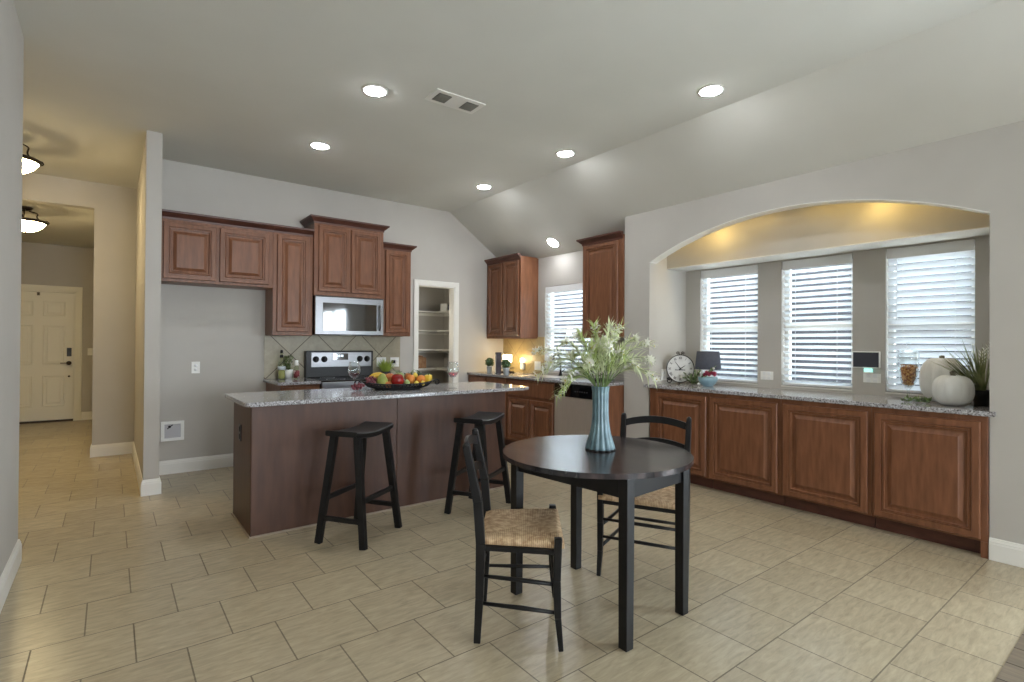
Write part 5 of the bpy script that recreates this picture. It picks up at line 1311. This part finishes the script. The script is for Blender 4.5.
for k in range(4):
    a = -0.6 + 0.5 * k; tip = RGT * (0.02 + 0.05 * math.sin(a)) + Vector((0, 0, 0.36 + 0.02 * k))
    if tip.y < -0.05: tip.y = -0.05
    for q in range(9): pl.leaf(tip + Vector((0, 0, -0.012 * q)), RGT * (1 if q % 2 else -1) + Vector((0, 0, 1.2)), 0.028, 0.007, nrm=FWD, curl=0.1)
    pl.tube([(0, 0, 0.09), tip], 0.0015, 5)
part('white_plumes', pl, M['petal'], t, local=True)
# sprig lying under the jar
t = thing('leaf_sprig', 'short green leafy sprig lying between the jar and the small pumpkin', 'greenery', (4.56, 1.185, IZ))
lf = MB(); rnd = random.Random(61)
for k in range(120):
    p = Vector((rnd.uniform(-0.035, 0.035), rnd.uniform(-0.075, 0.085), rnd.uniform(0.004, 0.03)))
    lf.leaf(p, (rnd.uniform(-1, 1), rnd.uniform(-1, 1), rnd.uniform(0.0, 0.9)), rnd.uniform(0.022, 0.036), 0.012, curl=0.1)
part('leaves', lf, mat('fresh_leaf', srgb(78, 112, 60), 0.55, col2=srgb(138, 160, 104), scale=22), t, local=True)
part('stems', MB().tube([(0, -0.07, 0.006), (0.005, 0.0, 0.01), (0, 0.08, 0.006)], 0.0025, 6), M['stem'], t, local=True)

# ================================================================== PANTRY
l = bpy.data.lights.new('pantry_fill', 'POINT'); l.energy = 5; l.color = (1.0, 0.93, 0.78); l.shadow_soft_size = 0.06  # unseen point light added to brighten the pantry shelves
o = bpy.data.objects.new('pantry_fill', l); COL.objects.link(o); o.location = (3.155, 6.55, 1.55)
SZ = [0.93, 1.225, 1.52, 1.815]
SL_ = ['white L-shaped pantry shelf, lowest in view', 'white L-shaped pantry shelf, second from the lowest in view', 'white L-shaped pantry shelf, second from the top', 'white L-shaped pantry shelf, topmost']
for z, lb in zip(SZ, SL_):
    t = thing('pantry_shelf', lb, 'shelf', (3.7, 7.3, z), group='pantry shelves')
    part('shelf_board', MB().prism([(3.102, 7.448), (3.102, 7.15), (4.03, 7.15), (4.03, 6.33), (4.328, 6.33), (4.328, 7.448)], z - 0.02, z, 0.003), M['trim'], t)
    part('bracket', MB().prism([(4.05, z - 0.021), (4.328, z - 0.021), (4.328, z - 0.16)], 7.0, 7.015, axis='y'), M['trim'], t)
    part('cleat', MB().box(3.102, 4.328, 7.43, 7.449, z - 0.06, z - 0.021).box(4.31, 4.328, 6.33, 7.43, z - 0.06, z - 0.021), M['trim'], t)
t = thing('paper_pack', 'white and purple pack lying on the topmost pantry shelf', 'packet', (4.16, 7.05, 1.815), rot=0.5)
part('pack_body', MB().box(-0.125, 0.125, -0.06, 0.06, 0, 0.115, 0.012), M['white_plastic'], t, local=True)
part('printed_band', MB().box(-0.09, 0.09, -0.0615, -0.059, 0.02, 0.095, 0.001, 1), mat('purple_print', srgb(92, 92, 150), 0.5, col2=srgb(200, 200, 220), scale=26, ramp=(0.5, 0.56)), t, local=True)
t = thing('paper_bag', 'crumpled brown paper bag on the lowest pantry shelf in view', 'bag', (3.78, 7.25, 0.93), rot=0.3)
bg = MB().box(-0.10, 0.10, -0.06, 0.06, 0, 0.17, 0.02, 3)
rnd = random.Random(5)
for v in bg.bm.verts: v.co += Vector((rnd.uniform(-1, 1), rnd.uniform(-1, 1), rnd.uniform(-0.3, 0.3))) * 0.006
part('bag_body', bg, mat('kraft_paper', srgb(150, 112, 82), 0.8, col2=srgb(176, 138, 104), scale=18), t, local=True)
part('rolled_top', MB().tube([(-0.07, 0, 0.172), (-0.02, 0.01, 0.186), (0.05, -0.008, 0.178), (0.075, 0, 0.172)], [0.012, 0.02, 0.018, 0.01], 8), mat('kraft_fold', srgb(160, 122, 92), 0.8), t, local=True)
